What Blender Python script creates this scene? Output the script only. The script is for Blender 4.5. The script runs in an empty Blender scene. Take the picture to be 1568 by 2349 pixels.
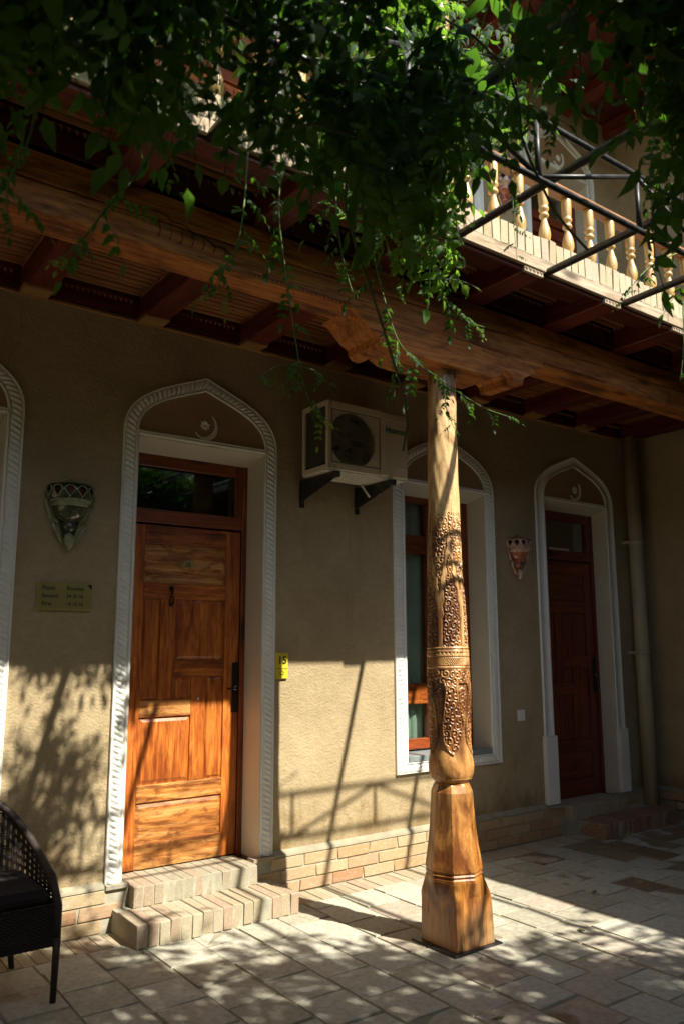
import bpy, math, random
import numpy as np
from mathutils import Vector, Matrix
random.seed(7); rng = np.random.default_rng(11)
PI = math.pi
S = bpy.context.scene
COL = S.collection

# ------------------------------------------------------------------ camera, sky, sun, exposure
CAM = (0.0, -4.6338, 1.55)
yaw, pit, rol = math.radians(36.4223), math.radians(9.517), math.radians(-.1192)
fw = Vector((math.sin(yaw)*math.cos(pit), math.cos(yaw)*math.cos(pit), math.sin(pit)))
r0 = Vector((math.cos(yaw), -math.sin(yaw), 0)); u0 = r0.cross(fw)
rr = r0*math.cos(rol)+u0*math.sin(rol); uu = -r0*math.sin(rol)+u0*math.cos(rol)
cd = bpy.data.cameras.new('camera'); cam = bpy.data.objects.new('camera', cd); COL.objects.link(cam)
m = Matrix((rr, uu, -fw)).transposed().to_4x4(); m.translation = CAM; cam.matrix_world = m
cd.sensor_fit = 'HORIZONTAL'; cd.sensor_width = 24.0; cd.lens = 24.0*1849.485/1568
cd.clip_start = .05; cd.clip_end = 800
cd.dof.use_dof = True; cd.dof.focus_distance = 4.9; cd.dof.aperture_fstop = 3.2
S.camera = cam

SUN = Vector((-.29, 1.0, -1.14)).normalized()
W = bpy.data.worlds.new('World'); S.world = W; W.use_nodes = True
nt = W.node_tree; nt.nodes.clear()
sky = nt.nodes.new('ShaderNodeTexSky'); sky.sky_type = 'NISHITA'; sky.sun_disc = False
sky.sun_elevation = math.asin(-SUN.z); sky.sun_rotation = math.atan2(-SUN.x, -SUN.y)
bg = nt.nodes.new('ShaderNodeBackground'); bg.inputs[1].default_value = .15
wo = nt.nodes.new('ShaderNodeOutputWorld'); nt.links.new(sky.outputs[0], bg.inputs[0]); nt.links.new(bg.outputs[0], wo.inputs[0])
sl = bpy.data.lights.new('sun', 'SUN'); so = bpy.data.objects.new('sun', sl); COL.objects.link(so)
sl.energy = 5.0; sl.angle = math.radians(.55); sl.color = (1, .93, .80)
so.rotation_euler = SUN.to_track_quat('-Z', 'Y').to_euler(); so.location = (3, -8, 12)
S.view_settings.view_transform = 'Standard'; S.view_settings.look = 'None'
S.view_settings.exposure = 1.05; S.view_settings.gamma = 1.0; S.view_settings.use_curve_mapping = False
S.cycles.max_bounces = 8; S.cycles.diffuse_bounces = 4; S.cycles.transparent_max_bounces = 12
S.cycles.sample_clamp_indirect = 4.0

# ------------------------------------------------------------------ mesh builder
class MB:
    def __init__(s): s.v = []; s.f = []; s.sm = []
    def add(s, vs, fs, smooth=False):
        o = len(s.v); s.v += [tuple(map(float, p)) for p in vs]
        s.f += [tuple(i+o for i in f) for f in fs]; s.sm += [smooth]*len(fs); return s
    def box(s, x0, x1, y0, y1, z0, z1):
        return s.add([(x0,y0,z0),(x1,y0,z0),(x1,y1,z0),(x0,y1,z0),(x0,y0,z1),(x1,y0,z1),(x1,y1,z1),(x0,y1,z1)],
                     [(0,3,2,1),(4,5,6,7),(0,1,5,4),(1,2,6,5),(2,3,7,6),(3,0,4,7)])
    def bbox(s, x0, x1, y0, y1, z0, z1, b=.006, jit=0):
        """box with chamfered edges"""
        X=(x0,x1);Y=(y0,y1);Z=(z0,z1); vs=[]; idx={}
        J=lambda: random.uniform(-jit,jit) if jit else 0
        for i in (0,1):
            for j in (0,1):
                for k in (0,1):
                    sx=(1,-1)[i];sy=(1,-1)[j];sz=(1,-1)[k]; a,c,d=J(),J(),J()
                    p=(X[i]+a,Y[j]+c,Z[k]+d)
                    idx[i,j,k]=len(vs)
                    vs += [(p[0],p[1]+sy*b,p[2]+sz*b),(p[0]+sx*b,p[1],p[2]+sz*b),(p[0]+sx*b,p[1]+sy*b,p[2])]
        fs=[]
        I=lambda i,j,k,a: idx[i,j,k]+a
        for i in (0,1):
            q=[I(i,0,0,0),I(i,1,0,0),I(i,1,1,0),I(i,0,1,0)]; fs.append(tuple(q if i else q[::-1]))
            q=[I(0,i,0,1),I(1,i,0,1),I(1,i,1,1),I(0,i,1,1)]; fs.append(tuple(q[::-1] if i else q))
            q=[I(0,0,i,2),I(1,0,i,2),I(1,1,i,2),I(0,1,i,2)]; fs.append(tuple(q if i else q[::-1]))
        for a in (0,1):
            for c in (0,1):
                fs.append((I(0,a,c,1),I(1,a,c,1),I(1,a,c,2),I(0,a,c,2)))
                fs.append((I(a,0,c,0),I(a,1,c,0),I(a,1,c,2),I(a,0,c,2)))
                fs.append((I(a,c,0,0),I(a,c,1,0),I(a,c,1,1),I(a,c,0,1)))
                for k in (0,1): fs.append((I(a,c,k,0),I(a,c,k,1),I(a,c,k,2)))
        return s.add(vs, fs)
    def prism(s, pts, axis, a, b):
        """extrude a 2D outline between a and b along an axis ('y': pts are x,z; 'x': y,z; 'z': x,y)"""
        n=len(pts)
        mk={'y':lambda p,t:(p[0],t,p[1]),'x':lambda p,t:(t,p[0],p[1]),'z':lambda p,t:(p[0],p[1],t)}[axis]
        return s.add([mk(p,a) for p in pts]+[mk(p,b) for p in pts],
                     [tuple(range(n))[::-1], tuple(range(n,2*n))]+[(i,(i+1)%n,n+(i+1)%n,n+i) for i in range(n)])
    def tube(s, P, R, n=8, cap=True):
        P=[Vector(p) for p in P]; m=len(P); R=[R]*m if not hasattr(R,'__len__') else R
        vs=[]; up=None
        for i in range(m):
            t=(P[min(i+1,m-1)]-P[max(i-1,0)]).normalized()
            if up is None: up=Vector((0,0,1)) if abs(t.z)<.9 else Vector((1,0,0))
            a=(up-t*up.dot(t)).normalized(); b=t.cross(a); up=a
            for k in range(n):
                c=2*PI*k/n; vs.append(P[i]+(a*math.cos(c)+b*math.sin(c))*R[i])
        fs=[(i*n+k,i*n+(k+1)%n,(i+1)*n+(k+1)%n,(i+1)*n+k) for i in range(m-1) for k in range(n)]
        if cap: fs+=[tuple(range(n))[::-1],tuple(range((m-1)*n,m*n))]
        return s.add(vs,fs,True)
    def lathe(s, prof, cx, cy, n=20, a0=0, a1=2*PI):
        full=abs(a1-a0-2*PI)<1e-6; k=n if full else n+1
        vs=[(cx+r*math.cos(a0+(a1-a0)*j/n),cy+r*math.sin(a0+(a1-a0)*j/n),z) for r,z in prof for j in range(k)]
        fs=[]
        for i in range(len(prof)-1):
            for j in range(n):
                j2=(j+1)%k if full else j+1
                fs.append((i*k+j,i*k+j2,(i+1)*k+j2,(i+1)*k+j))
        if full: fs += [tuple(range(k))[::-1], tuple(range((len(prof)-1)*k,len(prof)*k))]
        return s.add(vs,fs,True)
    def mesh(s, name, mat, off=(0,0,0)):
        me=bpy.data.meshes.new(name)
        me.from_pydata([(p[0]-off[0],p[1]-off[1],p[2]-off[2]) for p in s.v],[],s.f)
        if any(s.sm): me.polygons.foreach_set('use_smooth', s.sm)
        me.materials.append(mat); me.update(); return me

def base(o):
    p=Vector((0,0,0))
    while o is not None: p=p+o.location; o=o.parent
    return p
def obj(name, mb, mat, parent=None, kind=None, label=None, recalc=False):
    me=mb.mesh(name,mat,base(parent))
    if recalc:
        import bmesh
        b=bmesh.new(); b.from_mesh(me); bmesh.ops.recalc_face_normals(b,faces=b.faces); b.to_mesh(me); b.free()
    o=bpy.data.objects.new(name,me); COL.objects.link(o); o.parent=parent
    if kind: o['kind']=kind
    if label: o['label']=label
    return o
def inst(name, me, parent, loc, scale=(1,1,1), rot=(0,0,0), kind=None):
    o=bpy.data.objects.new(name,me); COL.objects.link(o); o.parent=parent
    o.location=Vector(loc)-base(parent); o.scale=scale; o.rotation_euler=rot
    if kind: o['kind']=kind
    return o
def thing(name, label, cat, loc=(0,0,0), group=None):
    o=bpy.data.objects.new(name,None); COL.objects.link(o); o.location=loc; o.empty_display_size=.1
    o['label']=label; o['category']=cat; o['kind']='thing'
    if group: o['group']=group
    return o
def tag(o, label, cat, group=None):
    o['label']=label; o['category']=cat; o['kind']='thing'
    if group: o['group']=group
    return o
def structure(o): o['kind']='structure'; return o
def copy_tree(o, delta=(0,0,0), parent=None, skip=()):
    c=o.copy(); COL.objects.link(c)
    if parent is None: c.location=Vector(o.location)+Vector(delta)
    c.parent=parent
    for ch in list(o.children):
        if ch.name.split('.')[0] not in skip: copy_tree(ch,parent=c,skip=skip)
    return c
_fonts={}
def text(name, body, loc, size, mat, parent, rot=(PI/2,0,0), ext=.001, align='CENTER', sx=1.0, bold=0):
    cu=bpy.data.curves.new(name,'FONT'); cu.body=body; cu.size=size; cu.extrude=ext; cu.align_x=align; cu.align_y='CENTER'
    cu.offset=bold
    cu.materials.append(mat); tmp=bpy.data.objects.new('tmp',cu); COL.objects.link(tmp)
    dg=bpy.context.evaluated_depsgraph_get(); me=bpy.data.meshes.new_from_object(tmp.evaluated_get(dg)); me.name=name
    bpy.data.objects.remove(tmp); o=bpy.data.objects.new(name,me); COL.objects.link(o); o.parent=parent
    o.location=Vector(loc)-base(parent); o.rotation_euler=rot; o.scale=(sx,1,1); return o

# ------------------------------------------------------------------ materials
def new(name):
    m=bpy.data.materials.new(name); m.use_nodes=True; n=m.node_tree; n.nodes.clear()
    out=n.nodes.new('ShaderNodeOutputMaterial'); b=n.nodes.new('ShaderNodeBsdfPrincipled'); n.links.new(b.outputs[0],out.inputs[0])
    return m,n,b
def nd(n,t,**k):
    x=n.nodes.new(t)
    for a,v in k.items():
        if a.startswith('_'): setattr(x,a[1:],v)
        else: x.inputs[a.replace('~',' ')].default_value=v
    return x
def coords(n, scale=(1,1,1), rand=True, obj_space=True):
    tc=n.nodes.new('ShaderNodeTexCoord'); mp=n.nodes.new('ShaderNodeMapping'); mp.inputs['Scale'].default_value=scale
    n.links.new(tc.outputs['Object'],mp.inputs[0])
    if rand:
        oi=n.nodes.new('ShaderNodeObjectInfo'); ml=n.nodes.new('ShaderNodeVectorMath'); ml.operation='SCALE'
        cb=n.nodes.new('ShaderNodeCombineXYZ'); 
        for i in range(3): n.links.new(oi.outputs['Random'],cb.inputs[i])
        ml.inputs['Scale'].default_value=37.0; n.links.new(cb.outputs[0],ml.inputs[0]); n.links.new(ml.outputs[0],mp.inputs['Location'])
    return mp.outputs[0]
def rot(sock, r): sock.node.inputs['Rotation'].default_value=r
def ramp(n, fac, stops):
    r=n.nodes.new('ShaderNodeValToRGB'); e=r.color_ramp.elements
    while len(e)<len(stops): e.new(.5)
    for i,(p,c) in enumerate(stops): e[i].position=p; e[i].color=(*c,1)
    n.links.new(fac,r.inputs[0]); return r.outputs[0]
def mix(n, a, b, fac, mode='MIX'):
    x=n.nodes.new('ShaderNodeMix'); x.data_type='RGBA'; x.blend_type=mode
    if isinstance(fac,float): x.inputs[0].default_value=fac
    else: n.links.new(fac,x.inputs[0])
    for s,v in ((6,a),(7,b)):
        if isinstance(v,tuple): x.inputs[s].default_value=(*v,1)
        else: n.links.new(v,x.inputs[s])
    return x.outputs[2]
def bump(n, b, h, strength=.3, dist=.01):
    x=n.nodes.new('ShaderNodeBump'); x.inputs['Strength'].default_value=strength; x.inputs['Distance'].default_value=dist
    n.links.new(h,x.inputs['Height']); n.links.new(x.outputs[0],b.inputs['Normal']); return x
def noise(n, v, scale, detail=4, rough=.55, dist=0):
    x=n.nodes.new('ShaderNodeTexNoise'); x.inputs['Scale'].default_value=scale; x.inputs['Detail'].default_value=detail
    x.inputs['Roughness'].default_value=rough; x.inputs['Distortion'].default_value=dist
    n.links.new(v,x.inputs['Vector']); return x.outputs[0]

def mat_plaster(name, c1, c2, bs=.55, scale=170, dist=.006):
    m,n,b=new(name); v=coords(n,rand=False); rot(v,(.5,.6,.4))
    big=noise(n,v,1.3,5,.6); fine=noise(n,v,scale,3,.6)
    v2=coords(n,(.5,1,1.0),rand=False); rot(v2,(0,.16,0)); drag=noise(n,v2,scale*.55,4,.65,.9)
    c=mix(n,ramp(n,big,[(.3,c1),(.7,c2)]),ramp(n,drag,[(.3,tuple(x*.8 for x in c1)),(.65,c2)]),.35)
    sp=nd(n,'ShaderNodeSeparateXYZ'); tg=n.nodes.new('ShaderNodeNewGeometry'); n.links.new(tg.outputs['Position'],sp.inputs[0])
    ad=nd(n,'ShaderNodeMath',_operation='MULTIPLY_ADD'); n.links.new(sp.outputs[2],ad.inputs[0]); ad.inputs[1].default_value=-.55; n.links.new(noise(n,coords(n,(1,1,.6),rand=False),4.5,6,.7),ad.inputs[2])
    c=mix(n,c,mix(n,c,(.66,.60,.50),1.0,'MULTIPLY'),ramp(n,ad.outputs[0],[(.24,(0,0,0)),(.42,(1,1,1))]))
    dr=noise(n,coords(n,(1,1,.10),rand=False),7,5,.7); pt=noise(n,v,2.2,4,.65,.7)
    c=mix(n,c,ramp(n,dr,[(.30,(.80,.78,.74)),(.44,(1,1,1))]),.6,'MULTIPLY')
    c=mix(n,c,ramp(n,pt,[(.36,(.84,.83,.80)),(.60,(1.0,1.0,1.0))]),.8,'MULTIPLY')
    n.links.new(c,b.inputs['Base Color']); b.inputs['Roughness'].default_value=.92
    mm=n.nodes.new('ShaderNodeMath'); mm.operation='ADD'; n.links.new(fine,mm.inputs[0]); n.links.new(drag,mm.inputs[1])
    bump(n,b,mm.outputs[0],bs,dist); return m
def mat_plain(name, c, rough=.6, metal=0, var=.12, ns=8, bs=.08, coat=0, bd=.004):
    m,n,b=new(name); v=coords(n,rand=False); f=noise(n,v,ns,5)
    col=ramp(n,f,[(.3,tuple(x*(1-var) for x in c)),(.7,tuple(min(1,x*(1+var)) for x in c))])
    n.links.new(col,b.inputs['Base Color']); b.inputs['Roughness'].default_value=rough; b.inputs['Metallic'].default_value=metal
    b.inputs['Coat Weight'].default_value=coat
    bump(n,b,noise(n,v,ns*12,3),bs,bd); return m
def mat_wood(name, cd_, cm, cl, axis='z', rough=.38, coat=.25, grain=1.0, stain=.35, sc=1.0, bs=.25, knots=True, crack=.0, wear=.0):
    m,n,b=new(name)
    k={'x':(.07,1,1),'y':(1,.07,1),'z':(1,1,.07)}[axis]
    v=coords(n,tuple(a*sc for a in k))
    k2={'x':(.3,1,1),'y':(1,.3,1),'z':(1,1,.3)}[axis]
    vs=coords(n,tuple(a*sc for a in k2))
    g=noise(n,v,28*grain,7,.66,1.1); g2=noise(n,v,110*grain,4,.6,.4); st=noise(n,vs,5.5,5,.65,.8)
    oi=n.nodes.new('ShaderNodeObjectInfo')
    ck=noise(n,coords(n,tuple(a*sc*(.35 if a<.1 else 1) for a in k)),34,3,.5,.3)
    base_=ramp(n,g,[(.30,cd_),(.45,cm),(.62,cl)])
    lines=ramp(n,g2,[(.36,tuple(x*.55 for x in cd_)),(.50,(1,1,1))])
    c=mix(n,base_,lines,.28,'MULTIPLY')
    c=mix(n,c,ramp(n,st,[(.36,tuple(x*.35 for x in cd_)),(.52,(1,1,1))]),stain,'MULTIPLY')
    c=mix(n,c,ramp(n,ck,[(.500,(1,1,1)),(.505,(.18,.13,.10)),(.512,(.18,.13,.10)),(.517,(1,1,1))]),crack,'MULTIPLY')
    if wear:
        wn=noise(n,vs,17,7,.75,1.0); c=mix(n,c,ramp(n,wn,[(.42,(.34,.20,.12)),(.50,(1,1,1))]),wear,'MULTIPLY')
    tone=ramp(n,oi.outputs['Random'],[(0,(.72,.68,.62)),(1,(1.0,1.0,1.0))])
    c=mix(n,c,tone,.8,'MULTIPLY')
    if knots:
        kv=coords(n,tuple(a*sc*6 for a in k2)); vo=n.nodes.new('ShaderNodeTexVoronoi'); vo.inputs['Scale'].default_value=.55; n.links.new(kv,vo.inputs['Vector'])
        c=mix(n,c,ramp(n,vo.outputs['Distance'],[(.06,tuple(x*.25 for x in cd_)),(.12,(1,1,1))]),.8,'MULTIPLY')
    n.links.new(c,b.inputs['Base Color'])
    rr_=n.nodes.new('ShaderNodeMapRange'); rr_.inputs[3].default_value=rough-.1; rr_.inputs[4].default_value=rough+.25
    n.links.new(st,rr_.inputs[0]); n.links.new(rr_.outputs[0],b.inputs['Roughness'])
    b.inputs['Coat Weight'].default_value=coat; b.inputs['Coat Roughness'].default_value=.25
    bump(n,b,g2,bs,.003); return m
def mat_brick(name, stops, rough=.9, ns=22, spots=.4):
    m,n,b=new(name); v=coords(n); oi=n.nodes.new('ShaderNodeObjectInfo')
    base_=ramp(n,oi.outputs['Random'],stops); f=noise(n,v,ns,6,.7); f2=noise(n,v,ns*.35,3,.6,.5)
    c=mix(n,base_,ramp(n,f,[(.35,(.55,.5,.42)),(.6,(1,1,1))]),spots,'MULTIPLY')
    c=mix(n,c,(.50,.47,.38),ramp(n,f2,[(.5,(0,0,0)),(.72,(.55,.55,.55))]))
    n.links.new(c,b.inputs['Base Color']); b.inputs['Roughness'].default_value=rough
    bump(n,b,noise(n,v,ns*4,5,.7),.5,.004); return m

M={}
M['stucco']=mat_plaster('stucco',(.36,.275,.15),(.47,.375,.225),.6,68,.009)
M['niche']=mat_plaster('niche_paint',(.37,.245,.13),(.42,.285,.155),.12,160,.003)
M['white']=mat_plain('white_gypsum',(.82,.82,.76),.6,0,.06,5,.12)
M['reveal']=mat_plain('reveal_paint',(.62,.58,.48),.65,0,.06,3,.15)
DO=(.22,.035,.006); DM=(.45,.11,.014); DL=(.68,.23,.034)
M['door_v']=mat_wood('varnished_pine_vertical',DO,DM,DL,'z',.36,.3,wear=.35)
M['door_h']=mat_wood('varnished_pine_horizontal',DO,DM,DL,'x',.36,.3,stain=.55,crack=.3,wear=.5)
M['door_l']=mat_wood('worn_pine_panel',(.30,.07,.012),(.58,.22,.04),(.80,.42,.13),'x',.42,.25,stain=.6,grain=.8,wear=.75)
M['frame_v']=mat_wood('frame_pine_vertical',(.10,.013,.004),(.24,.045,.008),(.36,.08,.013),'z',.34,.35)
M['frame_h']=mat_wood('frame_pine_horizontal',(.10,.013,.004),(.24,.045,.008),(.36,.08,.013),'x',.34,.35)
M['door2']=mat_wood('dark_red_pine',(.07,.007,.003),(.18,.022,.006),(.30,.05,.010),'z',.34,.3)
M['door2h']=mat_wood('dark_red_pine_horizontal',(.07,.007,.003),(.18,.022,.006),(.30,.05,.010),'x',.34,.3)
M['beam']=mat_wood('oiled_beam_wood',(.26,.065,.012),(.54,.17,.028),(.70,.29,.065),'x',.6,.0,grain=1.0,stain=.75,bs=.6,crack=.85)
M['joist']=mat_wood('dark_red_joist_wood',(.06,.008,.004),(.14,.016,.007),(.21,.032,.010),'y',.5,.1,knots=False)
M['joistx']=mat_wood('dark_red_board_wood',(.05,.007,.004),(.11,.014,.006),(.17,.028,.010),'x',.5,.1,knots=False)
M['slat']=mat_wood('slat_wood',(.22,.06,.015),(.42,.15,.04),(.56,.24,.08),'x',.55,.05,knots=False)
M['block']=mat_wood('pale_block_wood',(.30,.12,.03),(.48,.24,.075),(.6,.34,.12),'x',.55,.05)
M['tooth']=mat_wood('carved_bead_wood',(.20,.05,.016),(.36,.11,.032),(.48,.17,.06),'x',.5,.1,knots=False)
M['grey_wood']=mat_wood('weathered_plank_wood',(.24,.17,.10),(.42,.32,.21),(.55,.45,.32),'x',.8,0,stain=.4)
M['turned']=mat_wood('turned_light_wood',(.50,.27,.07),(.66,.42,.14),(.76,.53,.22),'z',.3,.5,stain=.2,knots=False)
M['rail']=mat_wood('rail_wood',(.26,.09,.03),(.42,.18,.07),(.52,.25,.11),'x',.4,.3)
M['brick']=mat_brick('brick_clay',[(0,(.40,.22,.11)),(.3,(.45,.31,.16)),(.6,(.50,.39,.23)),(1,(.43,.26,.15))],spots=.6)
M['brick_step']=mat_brick('brick_step_clay',[(0,(.43,.31,.22)),(.30,(.43,.36,.24)),(.7,(.47,.42,.30)),(1,(.44,.36,.26))],spots=.85)
M['brick_red']=mat_brick('brick_red_clay',[(0,(.24,.11,.06)),(.5,(.30,.15,.085)),(1,(.34,.20,.12))],spots=.7)
M['brick_grey']=mat_brick('brick_grey_clay',[(0,(.36,.33,.24)),(.4,(.42,.39,.29)),(.75,(.40,.31,.21)),(1,(.38,.36,.29))],spots=.85)
M['brick_pale']=mat_brick('brick_pale_clay',[(0,(.45,.35,.20)),(.5,(.52,.44,.28)),(.8,(.56,.48,.33)),(1,(.50,.36,.25))],spots=.7)
M['mortar']=mat_plain('mortar',(.36,.34,.26),.95,0,.2,12,.5)
M['grout']=mat_plain('dirty_grout',(.28,.26,.18),.95,0,.35,7,.6,bd=.01)
M['concrete']=mat_plain('edge_concrete',(.30,.27,.19),.95,0,.2,9,.6)
M['steel_dark']=mat_plain('painted_dark_steel',(.035,.035,.033),.42,.3,.7,25,.15)
M['ac_body']=mat_plain('ac_enamel',(.68,.60,.41),.42,0,.06,4,.04)
M['ac_dark']=mat_plain('ac_inside',(.02,.018,.015),.6)
M['ac_fan']=mat_plain('ac_fan_plastic',(.22,.185,.12),.5)
M['ac_base']=mat_plain('ac_base_pan',(.74,.72,.62),.6,0,.15,20,.15)
M['green_ink']=mat_plain('green_ink',(.01,.20,.12),.5)
M['black_ink']=mat_plain('black_ink',(.012,.012,.012),.5)
M['black_iron']=mat_plain('black_iron',(.012,.011,.010),.35,.4)
M['chrome']=mat_plain('worn_chrome',(.5,.48,.42),.25,1)
M['brass']=mat_plain('polished_brass',(.66,.55,.22),.38,1,.08,6,.03)
M['brass_d']=mat_plain('aged_brass',(.62,.52,.24),.3,.9)
M['yellow']=mat_plain('yellow_sign_enamel',(.62,.50,.03),.4,0,.05)
M['switch']=mat_plain('white_switch_plastic',(.8,.8,.78),.3,0,.02)
M['pvc']=mat_plain('drain_pipe_enamel',(.44,.38,.27),.45,0,.1,6)
M['glaze']=mat_plain('dark_green_glaze',(.055,.07,.035),.12,0,.6,30,.1,1.0)
M['glaze_l']=mat_plain('pale_green_glaze',(.26,.29,.17),.2,0,.25,25,.1,.8)
M['glaze_r']=mat_plain('lantern_red_lining',(.10,.015,.01),.4)
M['glaze_b']=mat_plain('brown_glaze',(.42,.13,.07),.18,0,.45,25,.1,.8)
M['glaze_c']=mat_plain('cream_glaze',(.55,.36,.26),.18,0,.3,25,.1,.8)
M['slate']=mat_plain('grey_sill_slab',(.20,.24,.24),.35,0,.2)
M['wicker']=mat_plain('brown_wicker',(.030,.020,.017),.55,0,.4,60,.4)
M['cushion']=mat_plain('dark_cushion_cloth',(.014,.010,.010),.95,0,.2,80,.4)
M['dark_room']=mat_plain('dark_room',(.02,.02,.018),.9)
M['cloth']=mat_plain('white_cloth',(.82,.83,.85),.9,0,.04)
M['paper']=mat_plain('aged_plate',(.46,.42,.27),.5)
def mat_glass(name, tint, tr):
    m=bpy.data.materials.new(name); m.use_nodes=True; n=m.node_tree; n.nodes.clear()
    out=n.nodes.new('ShaderNodeOutputMaterial'); mx=n.nodes.new('ShaderNodeMixShader'); t=n.nodes.new('ShaderNodeBsdfTransparent'); g=n.nodes.new('ShaderNodeBsdfGlossy')
    lw=n.nodes.new('ShaderNodeLayerWeight'); lw.inputs[0].default_value=.5; fr=n.nodes.new('ShaderNodeMapRange'); fr.interpolation_type='SMOOTHERSTEP'; fr.inputs[3].default_value=.045; fr.inputs[4].default_value=.55; n.links.new(lw.outputs['Facing'],fr.inputs[0]); g.inputs['Roughness'].default_value=.03; t.inputs[0].default_value=(*tint,1)
    tc=n.nodes.new('ShaderNodeTexCoord'); no=noise(n,tc.outputs['Object'],2.0,2); bm=n.nodes.new('ShaderNodeBump'); bm.inputs['Strength'].default_value=.05; n.links.new(no,bm.inputs['Height']); n.links.new(bm.outputs[0],g.inputs['Normal'])
    n.links.new(fr.outputs[0],mx.inputs[0]); n.links.new(t.outputs[0],mx.inputs[1]); n.links.new(g.outputs[0],mx.inputs[2]); n.links.new(mx.outputs[0],out.inputs[0]); return m
M['glass']=mat_glass('window_glass',(.80,.88,.85),1)
M['curtain']=mat_plain('pale_curtain',(.47,.50,.43),.9,0,.1)

# floor tile: dirt plus damp stains with a shape of their own
def mat_tile():
    m,n,b=new('clay_floor_tile'); v=coords(n); tc=n.nodes.new('ShaderNodeNewGeometry')
    oi=n.nodes.new('ShaderNodeObjectInfo')
    base_=ramp(n,oi.outputs['Random'],[(0,(.38,.355,.275)),(.35,(.46,.445,.36)),(.7,(.52,.51,.43)),(.92,(.46,.41,.33)),(1,(.44,.35,.27))])
    f=noise(n,v,9,7,.7,.3); c=mix(n,base_,ramp(n,f,[(.34,(.50,.45,.35)),(.58,(1,1,1))]),.6,'MULTIPLY')
    f3=noise(n,v,3.2,4,.6,.4); c=mix(n,c,(.50,.50,.44),ramp(n,f3,[(.52,(0,0,0)),(.74,(.6,.6,.6))]))
    w=noise(n,tc.outputs['Position'],1.9,3,.5,.3)
    sx=n.nodes.new('ShaderNodeSeparateXYZ'); n.links.new(tc.outputs['Position'],sx.inputs[0])
    mr=n.nodes.new('ShaderNodeMapRange'); mr.inputs[1].default_value=3.9; mr.inputs[2].default_value=5.2; mr.inputs[3].default_value=-.25; mr.inputs[4].default_value=.12; n.links.new(sx.outputs[0],mr.inputs[0])
    wa=n.nodes.new('ShaderNodeMath'); wa.operation='ADD'; n.links.new(w,wa.inputs[0]); n.links.new(mr.outputs[0],wa.inputs[1])
    wa2=n.nodes.new('ShaderNodeMath'); wa2.operation='MULTIPLY_ADD'; n.links.new(oi.outputs['Random'],wa2.inputs[0]); wa2.inputs[1].default_value=.50; n.links.new(wa.outputs[0],wa2.inputs[2])
    wet=ramp(n,wa2.outputs[0],[(.90,(0,0,0)),(.94,(1,1,1))])
    c=mix(n,c,mix(n,c,(.50,.40,.30),1.0,'MULTIPLY'),wet)
    n.links.new(c,b.inputs['Base Color'])
    mr2=n.nodes.new('ShaderNodeMapRange'); mr2.inputs[3].default_value=.72; mr2.inputs[4].default_value=.5; n.links.new(wet,mr2.inputs[0]); n.links.new(mr2.outputs[0],b.inputs['Roughness'])
    bump(n,b,noise(n,v,30,6,.7),.45,.006); return m
M['tile']=mat_tile()

def mat_leaf(name, c, tc_, rough=.62):
    m=bpy.data.materials.new(name); m.use_nodes=True; n=m.node_tree; n.nodes.clear()
    out=n.nodes.new('ShaderNodeOutputMaterial'); b=n.nodes.new('ShaderNodeBsdfPrincipled'); t=n.nodes.new('ShaderNodeBsdfTranslucent'); mx=n.nodes.new('ShaderNodeMixShader')
    g=n.nodes.new('ShaderNodeNewGeometry'); f=noise(n,g.outputs['Position'],6,3)
    n.links.new(ramp(n,f,[(.3,tuple(x*.7 for x in c)),(.7,tuple(x*1.3 for x in c))]),b.inputs['Base Color'])
    n.links.new(ramp(n,f,[(.3,tuple(x*.8 for x in tc_)),(.7,tuple(x*1.15 for x in tc_))]),t.inputs[0])
    b.inputs['Roughness'].default_value=rough; mx.inputs[0].default_value=.5
    n.links.new(b.outputs[0],mx.inputs[1]); n.links.new(t.outputs[0],mx.inputs[2]); n.links.new(mx.outputs[0],out.inputs[0]); return m
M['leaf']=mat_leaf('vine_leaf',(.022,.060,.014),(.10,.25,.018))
M['leaf_y']=mat_leaf('young_vine_leaf',(.10,.17,.03),(.30,.46,.06))
M['stem']=mat_plain('vine_stem_bark',(.09,.10,.035),.7,0,.3,20,.3)
M['stem_g']=mat_plain('green_vine_stem',(.10,.17,.04),.6,0,.2,20,.2)

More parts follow.
